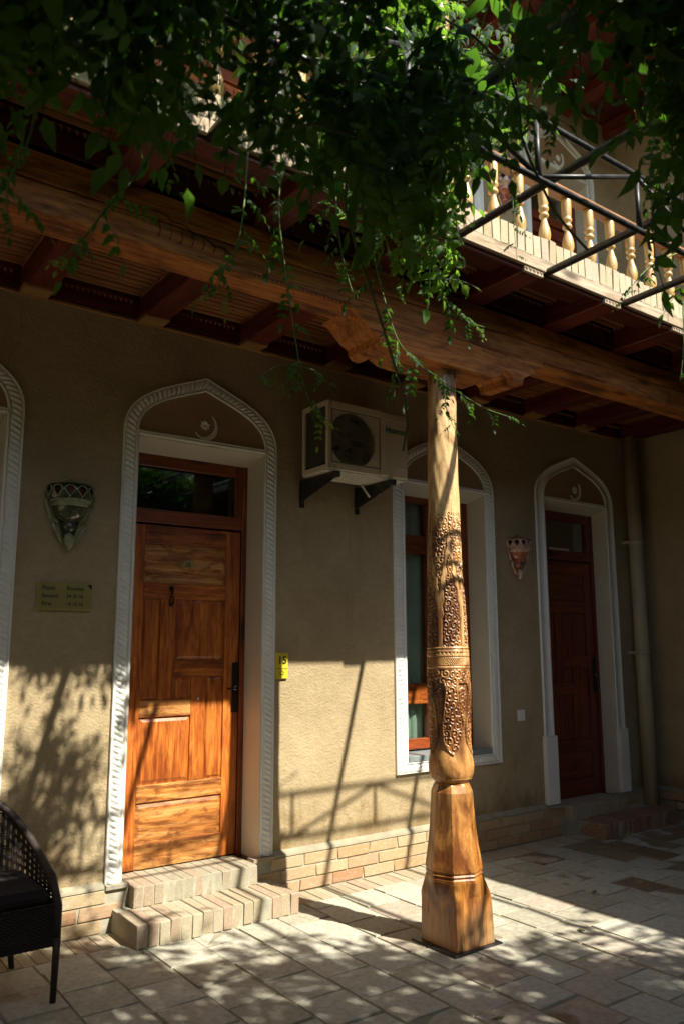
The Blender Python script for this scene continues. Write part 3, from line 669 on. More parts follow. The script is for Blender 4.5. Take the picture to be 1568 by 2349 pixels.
# ------------------------------------------------------------------ the carved column
def column():
    t=thing('carved_column','tall turned wooden column with carved arabesques and a faceted foot in the court','column',(3.21,-1.29,0))
    NA=300
    ang=np.arange(NA)/NA*2*PI
    keys=[# z, r, cx, squareness mode
     (.012,.196,3.225,'sq'),(.10,.193,3.225,'sq'),(.22,.189,3.222,'sq'),(.255,.187,3.218,'sq2'),(.33,.158,3.212,'oc'),(.345,.156,3.211,'oc'),(.352,.149,3.211,'oc'),(.364,.156,3.211,'oc'),(.371,.149,3.211,'oc'),(.383,.155,3.211,'oc'),(.40,.153,3.21,'oc'),
     (.50,.136,3.208,'oc'),(.60,.124,3.207,'oc'),(.72,.116,3.207,'oc'),(.775,.113,3.207,'oc'),(.812,.098,3.206,'oc2'),(.822,.090,3.206,'ro')]
    def shape(mode,r,a):
        if mode in('sq','sq2'):
            c=np.abs(np.cos(a)),np.abs(np.sin(a)); q=1/np.maximum(*c)*r*.7071; 
            return np.minimum(q,r*.985)
        if mode in ('oc','oc2'):
            b=(a-math.radians(225)+PI/8)%(PI/4)-PI/8+0  # vertex at 225
            b=(a-math.radians(225))%(PI/4)-PI/8
            return r*math.cos(PI/8)/np.cos(b)
        return np.full_like(a,r)
    rows=[];
    for z,r,cx,m_ in keys: rows.append((z,shape(m_,r,ang),cx))
    V=[];F=[]
    for z,rad,cx in rows:
        V+=[(cx+rad[i]*math.cos(ang[i]),-1.29+rad[i]*math.sin(ang[i]),z) for i in range(NA)]
    for j in range(len(rows)-1): F+=[(j*NA+i,j*NA+(i+1)%NA,(j+1)*NA+(i+1)%NA,(j+1)*NA+i) for i in range(NA)]
    F+= [tuple(range((len(rows)-1)*NA,len(rows)*NA))]
    obj('faceted_foot',MB().add(V,F,False),M['column'],t)
    # bulb and shaft with true relief
    NZ=1180; NA=360; ang=np.arange(NA)/NA*2*PI
    zk=np.array([.822,.832,.845,.87,.91,.95,.99,1.03,1.10,1.20,1.30,1.44,1.60,1.75,2.00,2.35,2.75,3.10,3.15])
    rk=np.array([.086,.098,.110,.119,.122,.118,.110,.106,.108,.112,.115,.115,.112,.108,.099,.090,.085,.083,.082])
    ck=np.interp(zk,[.8,1.1,1.5,1.75,2.0,2.4,3.15],[3.207,3.205,3.202,3.200,3.192,3.196,3.203])
    z=np.linspace(.822,3.15,NZ)
    # smooth interpolation
    def sm(x,xp,fp):
        y=np.interp(x,xp,fp); k=np.hanning(31); k/=k.sum(); yp=np.pad(y,15,'edge'); return np.convolve(yp,k,'valid')
    r=sm(z,zk,rk); r[:14]=np.interp(z[:14],zk,rk); cxs=sm(z,zk,ck)
    Z,A=np.meshgrid(z,ang,indexing='ij')
    U=(A-math.radians(225))  # arc coordinate, 0 facing the viewer side
    U=(U+PI)%(2*PI)-PI; L=U*.118
    # scroll work: spirals around jittered centres
    rs=np.random.default_rng(4); nu=19; cell=2*PI*.118/nu; nzc=int((2.40-.95)/cell)
    best=np.full(Z.shape,9.0); val=np.zeros(Z.shape)
    for iz in range(nzc):
        for iu in range(nu):
            cu=(-PI*.118+(iu+.5+.5*(iz%2)+rs.uniform(-.22,.22))*cell); cz=.95+(iz+.5+rs.uniform(-.22,.22))*cell
            s_=rs.choice((-1,1)); p0=rs.uniform(0,6.28)
            zi=np.searchsorted(z,[cz-1.3*cell,cz+1.3*cell]); sub=slice(zi[0],zi[1])
            du=(L[sub]-cu+PI*.118)%(2*PI*.118)-PI*.118; dz=Z[sub]-cz; d=np.hypot(du,dz*.9)
            w=np.sin(2*PI*d/.0175+s_*np.arctan2(dz,du)+p0)
            mk_=d<best[sub]; best[sub]=np.where(mk_,d,best[sub]); val[sub]=np.where(mk_,w,val[sub])
    groove=np.clip((val+.05)*1.6,0,1)            # 1 in raised scroll
    depth=np.zeros(Z.shape); carve=np.zeros(Z.shape)
    # lower zone: leaf petals hanging to z 1.05, hearts between
    per=2*PI/5; ph=(U+math.radians(28))%per/per-.5   # -0.5..0.5, petal centres at 0
    zt,zb=1.425,.972
    tt=np.clip((Z-zb)/(zt-zb),0,1)
    wpet=np.interp(tt,[0,.06,.16,.30,.55,.75,.9,1],[.0,.20,.36,.40,.30,.22,.30,.5])
    inp=(np.abs(ph)<wpet)&(Z>zb)&(Z<zt)
    edge=np.abs(np.abs(ph)-wpet)*per*.12
    rim=(edge<.0060)&(Z>zb)&(Z<zt-.02)
    hph=np.abs(ph)-.5; hw_=np.interp(tt,[.30,.42,.62,.76,.80],[0,.07,.17,.20,.0]); heart=(np.abs(hph)<hw_)&(tt>.30)&(tt<.80)
    base_low=np.where(inp,.0075,0)+np.where(inp&~rim,-.0055+.0050*groove,0)
    base_low+=np.where((~inp)&(Z>zb)&(Z<zt),np.where(heart,.0035*groove+.004,0)-.007*np.clip((Z-zb-.03)/.10,0,1),0)
    top=tt>.84; base_low=np.where(top&(Z<zt),.0035+.0045*groove-.004,base_low)
    low=(Z>zb-.002)&(Z<zt)
    depth=np.where(low,base_low,depth)
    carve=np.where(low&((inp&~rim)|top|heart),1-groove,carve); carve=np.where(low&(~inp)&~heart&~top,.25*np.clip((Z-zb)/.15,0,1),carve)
    # bands z 1.43-1.53
    bnd=(Z>=1.425)&(Z<1.545); bz=Z-1.425
    line=(np.abs(bz-.004)<.0025)|(np.abs(bz-.022)<.0018)|(np.abs(bz-.070)<.0018)|(np.abs(bz-.112)<.0022)
    hat=(bz>.026)&(bz<.066); zig=np.sin(2*PI*(L/.0115+np.sign(np.sin(2*PI*L/.16))*bz/.018)); dia=(bz>.078)&(bz<.104)&((np.abs(((L/.022)%1)-.5)*.022+np.abs(bz-.091))<.0065)
    g_=line|(hat&(zig<-.35))|dia
    depth=np.where(bnd,.004-np.where(g_,.0045,0),depth); carve=np.where(bnd&g_,.9,carve)
    # middle zone: pointed cartouches z 1.55-2.0
    per=2*PI/5; ph=(U+math.radians(20))%per/per-.5
    def cart(z0,z1,prof,ph):
        tt=(Z-z0)/(z1-z0); w=np.interp(tt,prof[0],prof[1]); i=(np.abs(ph)<w)&(tt>0)&(tt<1); e=(np.abs(np.abs(ph)-w)*per*.115<.0038)&(tt>0)&(tt<1)&(w>0); return i,e
    lob=lambda a: a
    i1,e1=cart(1.552,2.06,([0,.30,.34,.44,.50,.62,.66,.74,.80,.86,.90,.96,1],[.38,.38,.30,.36,.26,.30,.17,.20,.07,.13,.11,.07,0]),ph)
    ph2=(U+math.radians(20)+per/2)%per/per-.5
    i2,e2=cart(1.86,2.30,([0,.06,.16,.20,.30,.36,.50,.56,.64,.72,.86,1],[0,.05,.04,.13,.16,.26,.30,.40,.36,.45,.5,.5]),ph2)
    i2=i2&~i1; fade=np.clip((2.34-Z)/.10+.35*np.sin(A*9)+.2*np.sin(A*23+Z*40),0,1)
    mid=(Z>=1.55)
    depth=np.where(mid&i1,-.0050+.0060*groove,depth); carve=np.where(mid&i1,1-groove,carve)
    depth=np.where(mid&i2,(-.0045+.0055*groove)*fade,depth); carve=np.where(mid&i2,(1-groove)*fade,carve)
    depth=np.where(mid&(e1|(e2&~i1&(fade>.4))),-.0055,depth); carve=np.where(mid&(e1|(e2&~i1&(fade>.4))),1,carve)
    depth=np.where(Z<.83,0,depth)
    # blur slightly for soft edges
    def blur(a):
        a=(np.roll(a,1,1)+a*2+np.roll(a,-1,1))/4; a[1:-1]=(a[:-2]+2*a[1:-1]+a[2:])/4; return a
    depth=blur(depth); carve=blur(carve)
    # hewn waviness and gentle squareness of the plain shaft
    wob=.0016*np.sin(A*3+Z*5)+.0012*np.sin(A*7-Z*13)+.0008*np.sin(A*11+Z*31); fac=np.clip((Z-2.1)/.3,0,1)
    Rr=r[:,None]*(1+.02*np.cos(4*(A-math.radians(20)))*fac)+depth+wob*fac
    bul=np.exp(-((Z-.915)/.07)**2); Rr=Rr*(1+.035*np.cos(4*(A-math.radians(38)))*bul)
    X=cxs[:,None]+Rr*np.cos(A); Y=-1.29+Rr*np.sin(A)
    V=np.stack([X-3.21,Y+1.29,Z],-1).reshape(-1,3).astype(np.float32)
    j,i=np.meshgrid(np.arange(NZ-1),np.arange(NA),indexing='ij'); a=j*NA+i; b=j*NA+(i+1)%NA
    F=np.stack([a,b,b+NA,a+NA],-1).reshape(-1,4)
    me=bpy.data.meshes.new('shaft'); me.vertices.add(len(V)); me.vertices.foreach_set('co',V.ravel()); me.loops.add(F.size); me.loops.foreach_set('vertex_index',F.ravel().astype(np.int32))
    me.polygons.add(len(F)); me.polygons.foreach_set('loop_start',np.arange(0,F.size,4,dtype=np.int32)); me.polygons.foreach_set('loop_total',np.full(len(F),4,np.int32)); me.polygons.foreach_set('use_smooth',np.ones(len(F),bool))
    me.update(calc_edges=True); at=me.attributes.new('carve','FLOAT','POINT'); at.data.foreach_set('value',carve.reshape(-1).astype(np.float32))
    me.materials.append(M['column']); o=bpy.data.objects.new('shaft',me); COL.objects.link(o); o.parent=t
    obj('base_plate',MB().bbox(3.045,3.395,-1.455,-1.12,-.002,.012,.003),M['steel_dark'],t)
    return t
column()
# corbel and main beam
P=[(2.43,3.318),(2.472,3.300),(2.549,3.232),(2.606,3.204),(2.617,3.168),(2.640,3.150),(2.692,3.148),(2.706,3.180),(2.735,3.205),(2.765,3.180),(2.82,3.156),(2.90,3.150),
   (3.50,3.150),(3.55,3.170),(3.585,3.200),(3.612,3.217),(3.655,3.190),(3.668,3.150),(3.748,3.150),(3.767,3.197),(3.855,3.247),(3.914,3.300),(3.95,3.318)]
co=tag(obj('carved_corbel',MB().prism(P,'y',-1.435,-1.155),M['beam'],None,recalc=True),'wooden corbel with scrolled ends on top of the carved column','corbel')
bm_=thing('main_beam','long orange timber beam resting on the corbel of the carved column','beam',(3,-1.3,3.3))
obj('lower_timber',MB().bbox(-3,5.9,-1.430,-1.245,3.319,3.452,.006),M['beam'],bm_)
obj('upper_timber',MB().bbox(-3,3.32,-1.438,-1.235,3.455,3.583,.006),M['beam'],bm_)
obj('upper_timber',MB().bbox(3.326,5.9,-1.434,-1.235,3.454,3.583,.006),M['beam'],bm_)
def teeth(mb,x0,x1,y,z,dx=.03,h=.018,axis='x',yy=-.008):
    n=int(abs(x1-x0)/dx); 
    for i in range(n):
        c=x0+(i+.5)*dx*(1 if x1>x0 else -1)
        if axis=='x': mb.add([(c-dx*.42,y,z+h),(c+dx*.42,y,z+h),(c,y,z),(c,y+yy,z+h*.75)],[(0,2,3),(2,1,3),(1,0,3)])
        else: mb.add([(y,c-dx*.42,z+h),(y,c+dx*.42,z+h),(y,c,z),(y+yy,c,z+h*.75)],[(0,2,3),(2,1,3),(1,0,3)])
    return mb
mb=MB(); teeth(mb,1.80,2.43,-1.4305,3.318,.026,.020); teeth(mb,3.96,4.62,-1.4305,3.318,.026,.020)
mb.box(1.80,2.43,-1.434,-1.4305,3.338,3.345); mb.box(3.96,4.62,-1.434,-1.4305,3.338,3.345)
obj('bead_edging',mb,M['frame_h'],bm_,kind='stuff')
# incised cloud line near the left splice
mb=MB(); cl=[]
for i in range(60):
    u=i/59; cl.append((1.30+.42*u,-1.4385,3.475-.10*u+.016*abs(math.sin(u*PI*4))+.012))
mb.tube(cl,.0028,5)
for k in range(7):
    xx=1.34+k*.055; mb.tube([(xx,-1.4385,3.430-.012*k*.5+.03),(xx+.006,-1.4395,3.40),(xx-.004,-1.4385,3.372)],.0022,4)
obj('incised_ornament',mb,M['black_iron'],bm_)

# ------------------------------------------------------------------ balcony
bal=thing('balcony','timber balcony floor on dark red joists over the arched doors, edged with pale bricks','balcony',(3,-.95,3.6))
JX=[1.185+.72*k for k in range(-2,9)]
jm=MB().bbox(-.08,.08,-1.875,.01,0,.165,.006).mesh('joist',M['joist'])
fm=MB().bbox(-.081,.081,-.13,.008,0,.03,.003).mesh('joist_block',M['block'])
tm=MB(); teeth(tm,-.02,-1.86,.080,.128,.034,.024,'y',.012); teeth(tm,-.02,-1.86,-.080,.128,.034,.024,'y',-.012)
tm.box(.080,.094,-1.87,-.01,.152,.166); tm.box(-.094,-.080,-1.87,-.01,.152,.166); tmm=tm.mesh('carved_strip',M['tooth'])
em=MB().bbox(-.078,.078,-.0,.02,0,.030,.002); 
for k in range(5):
    c=-.062+k*.031; em.add([(c-.014,-.001,.027),(c+.014,-.001,.027),(c,-.001,.003),(c,-.008,.018)],[(0,2,3),(2,1,3),(1,0,3)])
eem=em.mesh('joist_end',M['grey_wood'])
for x in JX:
    inst('joist',jm,bal,(x,0,3.586)); inst('joist_block',fm,bal,(x,0,3.572)); inst('carved_strip',tmm,bal,(x,0,3.586),kind='stuff'); inst('joist_end',eem,bal,(x,-1.897,3.588))
NS=0
slm=[]
for k in range(4):
    rs=random.Random(k); P2=[(.5*math.cos(a),-abs(math.sin(a))*.5) for a in np.linspace(PI,2*PI,7)]
    mbx=MB(); 
    mbx.prism([(p[0],p[1]) for p in P2],'x',-.5,.5); slm.append(mbx.mesh('slat',M['slat']))
random.seed(9)
bays=[(a+.094,b-.094) for a,b in zip(JX[:-1],JX[1:])]
cnt=0; restm=MB()
for a,b in bays:
    y=-.045
    while y>-1.86:
        vis= a>.3 and b<6.3 and not(-1.42<y<-1.25)
        if vis and cnt<290:
            inst('slat',random.choice(slm),bal,((a+b)/2,y,3.748+random.uniform(-.003,.003)),(b-a,.036,.046),(random.uniform(-.05,.05),0,random.uniform(-.006,.006))); cnt+=1
        else: restm.box(a,b,y-.024,y+.024,3.730,3.750)
        y-=.0555
obj('distant_slats',restm,M['slat'],bal,kind='stuff')
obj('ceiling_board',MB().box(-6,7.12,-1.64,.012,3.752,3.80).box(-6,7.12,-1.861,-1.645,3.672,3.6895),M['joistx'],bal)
mb=MB(); mt=MB()
for a,b in bays:
    mb.box(a-.014,b+.014,-.020,.011,3.600,3.700); mb.box(a-.014,b+.014,-.034,.011,3.7005,3.735); teeth(mt,a,b,-.0205,3.672,.034,.024,'x',-.012)
    mb.box(a-.014,b+.014,-1.24,-1.225,3.60,3.75); mb.box(a-.014,b+.014,-1.455,-1.44,3.60,3.75); teeth(mt,a,b,-1.456,3.70,.034,.024,'x',-.012)
obj('infill_board',mb,M['joistx'],bal,kind='stuff'); obj('wall_bead',mt,M['tooth'],bal,kind='stuff')
obj('wall_batten',MB().bbox(-6,7.12,-.010,.012,3.570,3.585,.002),M['block'],bal)
# planks of the outer edge (butted lengths)
px=-6.0
for L in (2.6,2.9,2.75,2.4,2.47):
    obj('edge_plank',MB().bbox(px,px+L-.004,-1.905,-1.878,3.622,3.690,.003),M['grey_wood'],bal); px+=L
obj('edge_board',MB().box(-6,7.12,-1.877,-1.862,3.60,3.69),M['joistx'],bal)
x=-.9; random.seed(31)
while x<5.9:
    w=.0665
    inst('brick',random.choice(BP),bal,(x+w/2,-1.772+random.uniform(-.003,.003),3.768+random.uniform(-.006,.006)),(w-random.uniform(.006,.013),.235,.142),(0,random.uniform(-.02,.02),random.uniform(-.02,.02))); x+=w
obj('mortar',MB().box(-6,7.12,-1.880,-1.66,3.690,3.832),M['mortar'],bal)
# drips of mortar under the bricks
mb=MB(); random.seed(8); x=-.9
while x<5.9:
    L=random.uniform(.03,.12); h=random.uniform(.004,.016); mb.bbox(x,x+L,-1.899,-1.878,3.692-.0,3.692+h,.002); x+=L*random.uniform(1.0,1.6)
obj('mortar_smears',mb,M['concrete'],bal,kind='stuff')

# balustrade
bt=thing('balustrade','light turned wooden balustrade standing on the pale brick balcony edge','balustrade',(3,-1.8,3.84))
bp=[(.012,0),(.024,.002),(.027,.015),(.022,.034),(.018,.042),(.026,.060),(.034,.085),(.036,.110),(.031,.145),(.021,.180),(.016,.205),(.016,.212),(.026,.218),(.030,.228),(.026,.240),(.019,.246),(.019,.252),(.030,.262),(.031,.275),(.024,.284),(.027,.292),(.030,.33),(.031,.38),(.029,.405),(.026,.412)]
bmesh_=MB().lathe(bp,0,0,20).mesh('baluster',M['turned'])
x=2.938-.216*14
while x<5.7:
    if abs(x-2.76)>.1: inst('baluster',bmesh_,bt,(x,-1.79,3.838),(1,1,1.0),(0,0,x))
    x+=.216
obj('handrail',MB().prism([(-1.828,4.250),(-1.838,4.262),(-1.838,4.285),(-1.822,4.300),(-1.758,4.300),(-1.742,4.285),(-1.742,4.262),(-1.752,4.250)],'x',-3,5.9),M['rail'],bt,recalc=True)
for xx in (.60,2.76,4.92):
    if xx==4.92: continue
    obj('newel',MB().bbox(xx-.045,xx+.045,-1.835,-1.745,3.838,4.37,.006),M['turned'],bt)
up=tag(obj('upper_post',MB().lathe([(.05,4.37),(.06,4.40),(.055,4.45),(.062,4.5),(.058,5.6),(.050,6.5),(.065,6.55),(.065,6.7)],2.76,-1.79,20),M['turned']),'turned wooden post rising from the balustrade to the upper eave','post')
cl=MB(); V=[];n=14
for i in range(n+1):
    for j in range(9):
        xx=2.50+.17*j/8; zz=4.305-.30*i/n; V.append((xx+.006*math.sin(i*.8+j),-1.846-.008*math.sin(j*1.1+i*.25)-.012*(i/n),zz))
cl.add(V,[(i*9+j,(i+1)*9+j,(i+1)*9+j+1,i*9+j+1) for i in range(n) for j in range(8)],True)
clo=obj('hanging_cloth',cl,M['cloth']); md=clo.modifiers.new('s','SOLIDIFY'); md.thickness=.003
tag(clo,'small white cloth hung over the balcony handrail behind the vine','cloth')

# ------------------------------------------------------------------ upper storey
ud=copy_tree(d2,(0,0,UP),skip=('surround_foot','sign_plate','sign_mark','sign_lettering')); ud['label']='upstairs door in plain white arch seen between the balusters'
uwn=copy_tree(win,(0,0,UP)); uwn['label']='upstairs arched window with white surround, behind the balustrade and vine'
ud2=copy_tree(d15,(0,0,UP),skip=('number_plate','number_text')); ud2['label']='upstairs doorway with rope-edged white arch, hidden behind the thick vine'
sf=tag(obj('upper_floor',MB().box(-6,7.12,-1.66,.012,3.802,3.836),M['concrete']),'concrete floor of the upstairs balcony walkway','floor'); sf['kind']='structure'
ev=thing('eave','dark red timber eave ceiling high above the upstairs balcony','roof',(3,-1,6.9))
obj('eave_boards',MB().box(-6,7.5,-2.05,.4,7.05,7.12),M['joistx'],ev); obj('eave_fascia',MB().bbox(-6,5.0,-2.08,-2.05,6.92,7.14,.004),M['beam'],ev)
obj('eave_beam',MB().bbox(-6,7.1,-1.86,-1.70,6.70,6.88,.006),M['beam'],ev)
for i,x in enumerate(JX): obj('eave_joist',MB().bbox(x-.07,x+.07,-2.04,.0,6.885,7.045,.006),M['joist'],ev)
# side wing: balcony and eave that shade the right of the court
sb=thing('side_balcony','side wing balcony slab on joists along the right of the court','balcony',(6.2,-5,3.6))
obj('slab',MB().box(5.22,7.12,-11,-1.92,3.60,3.84),M['joistx'],sb); obj('edge_brick_band',MB().box(5.20,5.219,-11,-1.92,3.69,3.835),M['brick_pale'],sb)
sr=tag(obj('wing_eave',MB().box(6.25,7.5,-11,-2.09,7.05,7.2),M['joistx']),'side wing roof along the right of the court','roof')

# ------------------------------------------------------------------ air conditioner
ac=thing('air_conditioner','cream outdoor air conditioner unit with round fan grille, bracketed high beside the window','air conditioner',(3.375,-.22,2.7))
x0,x1,y0,y1,z0,z1=3.022,3.728,-.380,-.075,2.722,3.196
# shell: front plate with round hole
cx,cz,R=3.237,2.945,.192
mb=MB(); nA=64; V=[];F=[]
fx0,fx1,fz0,fz1=x0,x1,z0,z1
def ray_rect(a,x0,x1,z0,z1):
    dx,dz=math.cos(a),math.sin(a); t=1e9
    if dx>1e-9:t=min(t,(x1-cx)/dx)
    if dx<-1e-9:t=min(t,(x0-cx)/dx)
    if dz>1e-9:t=min(t,(z1-cz)/dz)
    if dz<-1e-9:t=min(t,(z0-cz)/dz)
    return cx+dx*t,cz+dz*t
px1=3.475 # end of fan panel
angs=sorted(list(np.linspace(0,2*PI,nA,endpoint=False))+[math.atan2(z-cz,x-cx)%(2*PI) for x in (x0+.035,px1) for z in (z0+.05,z1-.055)])
n=len(angs)
for a in angs:
    X_,Z_=ray_rect(a,x0+.035,px1,z0+.05,z1-.055)
    V+=[(cx+(R-.004)*math.cos(a),y0+.020,cz+(R-.004)*math.sin(a)),(cx+R*math.cos(a),y0+.008,cz+R*math.sin(a)),(cx+(R+.010)*math.cos(a),y0+.006,cz+(R+.010)*math.sin(a)),(X_,y0+.006,Z_)]
for i in range(n):
    j=(i+1)%n
    for k in range(3): F.append((i*4+k,j*4+k,j*4+k+1,i*4+k+1))
mb.add(V,F)
obj('fan_panel',mb,M['ac_body'],ac,recalc=True)
mb=MB()
mb.bbox(x0,x0+.034,y0,y0+.03,z0,z1-.0,.006).bbox(x0+.0345,px1,y0,y0+.03,z1-.0545,z1,.006).bbox(x0+.0345,px1,y0,y0+.03,z0,z0+.0495,.006).bbox(px1+.0005,x1,y0,y1,z0,z1,.012)
mb.box(x0+.002,px1,y0+.03,y1,z1-.012,z1-.001).box(x0+.001,x0+.016,y1-.03,y1,z0,z1-.013).box(x0+.001,x0+.016,y0+.031,y1-.031,z0,z0+.03).box(x0+.001,x0+.016,y0+.031,y1-.031,z1-.035,z1-.013)
obj('casing',mb,M['ac_body'],ac)
mb=MB(); mb.bbox(px1+.03,x1-.03,y0-.003,y0+.004,z0+.07,z1-.06,.0025); obj('service_panel',mb,M['ac_body'],ac)
mb=MB()
for a,b,c,d in ((px1+.028,x1-.028,z1-.058,z1-.050),(px1+.028,px1+.12,z0+.052,z0+.058)): mb.bbox(a,b,y0-.006,y0,c,d,.002)
obj('panel_lip',mb,M['ac_body'],ac)
mb=MB()
for a,b,c,d in ((x0+.035,px1-.002,z1-.060,z1-.0545),(x0+.035,px1-.002,z0+.050,z0+.055),(x0+.035,x0+.040,z0+.056,z1-.061),(px1-.007,px1-.002,z0+.056,z1-.061)): mb.box(a,b,y0+.003,y0+.0055,c,d)
obj('panel_shadow_gap',mb,M['ac_fan'],ac)
obj('inner_box',MB().box(x0+.020,px1-.001,y1-.05,y1-.01,z0+.01,z1-.02),M['ac_dark'],ac)
mb=MB(); mb.tube([(cx,y0+.06,cz),(cx,y0+.12,cz)],.045,20)
for k in range(5):
    a0=2*PI*k/5+.5; V=[]
    for i in range(7):
        rr_=.04+.145*i/6
        for s_ in (-1,1):
            w=.18+.35*math.sin(PI*i/6*.8); a=a0+s_*w+.25*i/6; V.append((cx+rr_*math.cos(a),y0+.085+s_*.022,cz+rr_*math.sin(a)))
    mb.add(V,[(2*i,2*i+2,2*i+3,2*i+1) for i in range(6)],True)
obj('fan_blades',mb,M['ac_fan'],ac)
mb=MB()
for i in range(-17,18):
    dx=i*.0108; h=math.sqrt(max(R*R-dx*dx,0)); mb.tube([(cx+dx,y0+.004,cz-h),(cx+dx,y0+.001,cz+h)],.0013,4,False)
for i in range(-3,4):
    dz=i*.052; h=math.sqrt(max(R*R-dz*dz,0)); mb.tube([(cx-h,y0-.001,cz+dz),(cx+h,y0-.001,cz+dz)],.0018,5,False)
obj('fan_guard',mb,M['ac_fan'],ac)
mb=MB(); 
for i in range(-14,30):
    for s_ in (-1,1):
        pts=[]
        y_a,y_b=y0+.035,y1-.035; zA=z0+.03+i*.022; zB=zA+s_*(y_b-y_a)*1.0
        # clip to side frame
        seg=[]
        for t in np.linspace(0,1,12):
            zz=zA+(zB-zA)*t
            if z0+.031<zz<z1-.036: seg.append((x0+.006,y_a+(y_b-y_a)*t,zz))
        if len(seg)>1: mb.tube([seg[0],seg[-1]],.0012,4,False)
obj('side_mesh',mb,M['ac_fan'],ac,kind='stuff')
obj('coil',MB().box(x0+.022,x0+.03,y0+.04,y1-.055,z0+.01,z1-.02),M['ac_dark'],ac)
mb=MB(); mb.box(x0+.004,x1-.02,y0+.012,y1,z0-.010,z0-.001)
for k in range(7): mb.bbox(x0+.03,x1-.06,y0+.03+k*.036,y0+.046+k*.036,z0-.017,z0-.0095,.003)
obj('base_pan',mb,M['ac_base'],ac)
text('brand_lettering','Hisense',((px1+x1)/2+.006,y0-.0048,z1-.133),.062,M['green_ink'],ac,bold=.0011,sx=.93)
for bx in (3.062,3.545):
    mb=MB(); mb.bbox(bx-.004,bx+.036,-.42,.012,z0-.058,z0-.019,.002)
    mb.prism([(.010,z0-.0585),(.010,z0-.175),(-.012,z0-.175),(-.39,z0-.0725),(-.39,z0-.0585)],'x',bx-.003,bx+.001)
    mb.box(bx-.004,bx+.034,.004,.012,z0-.21,z0-.0585)
    obj('wall_bracket',mb,M['steel_dark'],ac,recalc=True)
mb=MB(); mb.tube([(3.50,-.12,z0-.012),(3.505,-.15,z0-.05),(3.52,-.17,z0-.09),(3.54,-.17,z0-.11)],.008,8); mb.tube([(3.56,-.20,z0-.085),(3.60,-.20,z0-.085)],.011,10)
obj('drain_hose',mb,M['ac_base'],ac)
mb=MB()
for sx_,sz_ in ((3.05,z1-.02),(3.13,z1-.022),(3.62,z1-.02),(3.08,z0+.02),(3.66,z0+.018),(3.03,z0+.01)): mb.tube([(sx_,y0-.0005,sz_),(sx_,y0-.003,sz_)],.004,8)
obj('screws',mb,M['steel_dark'],ac)

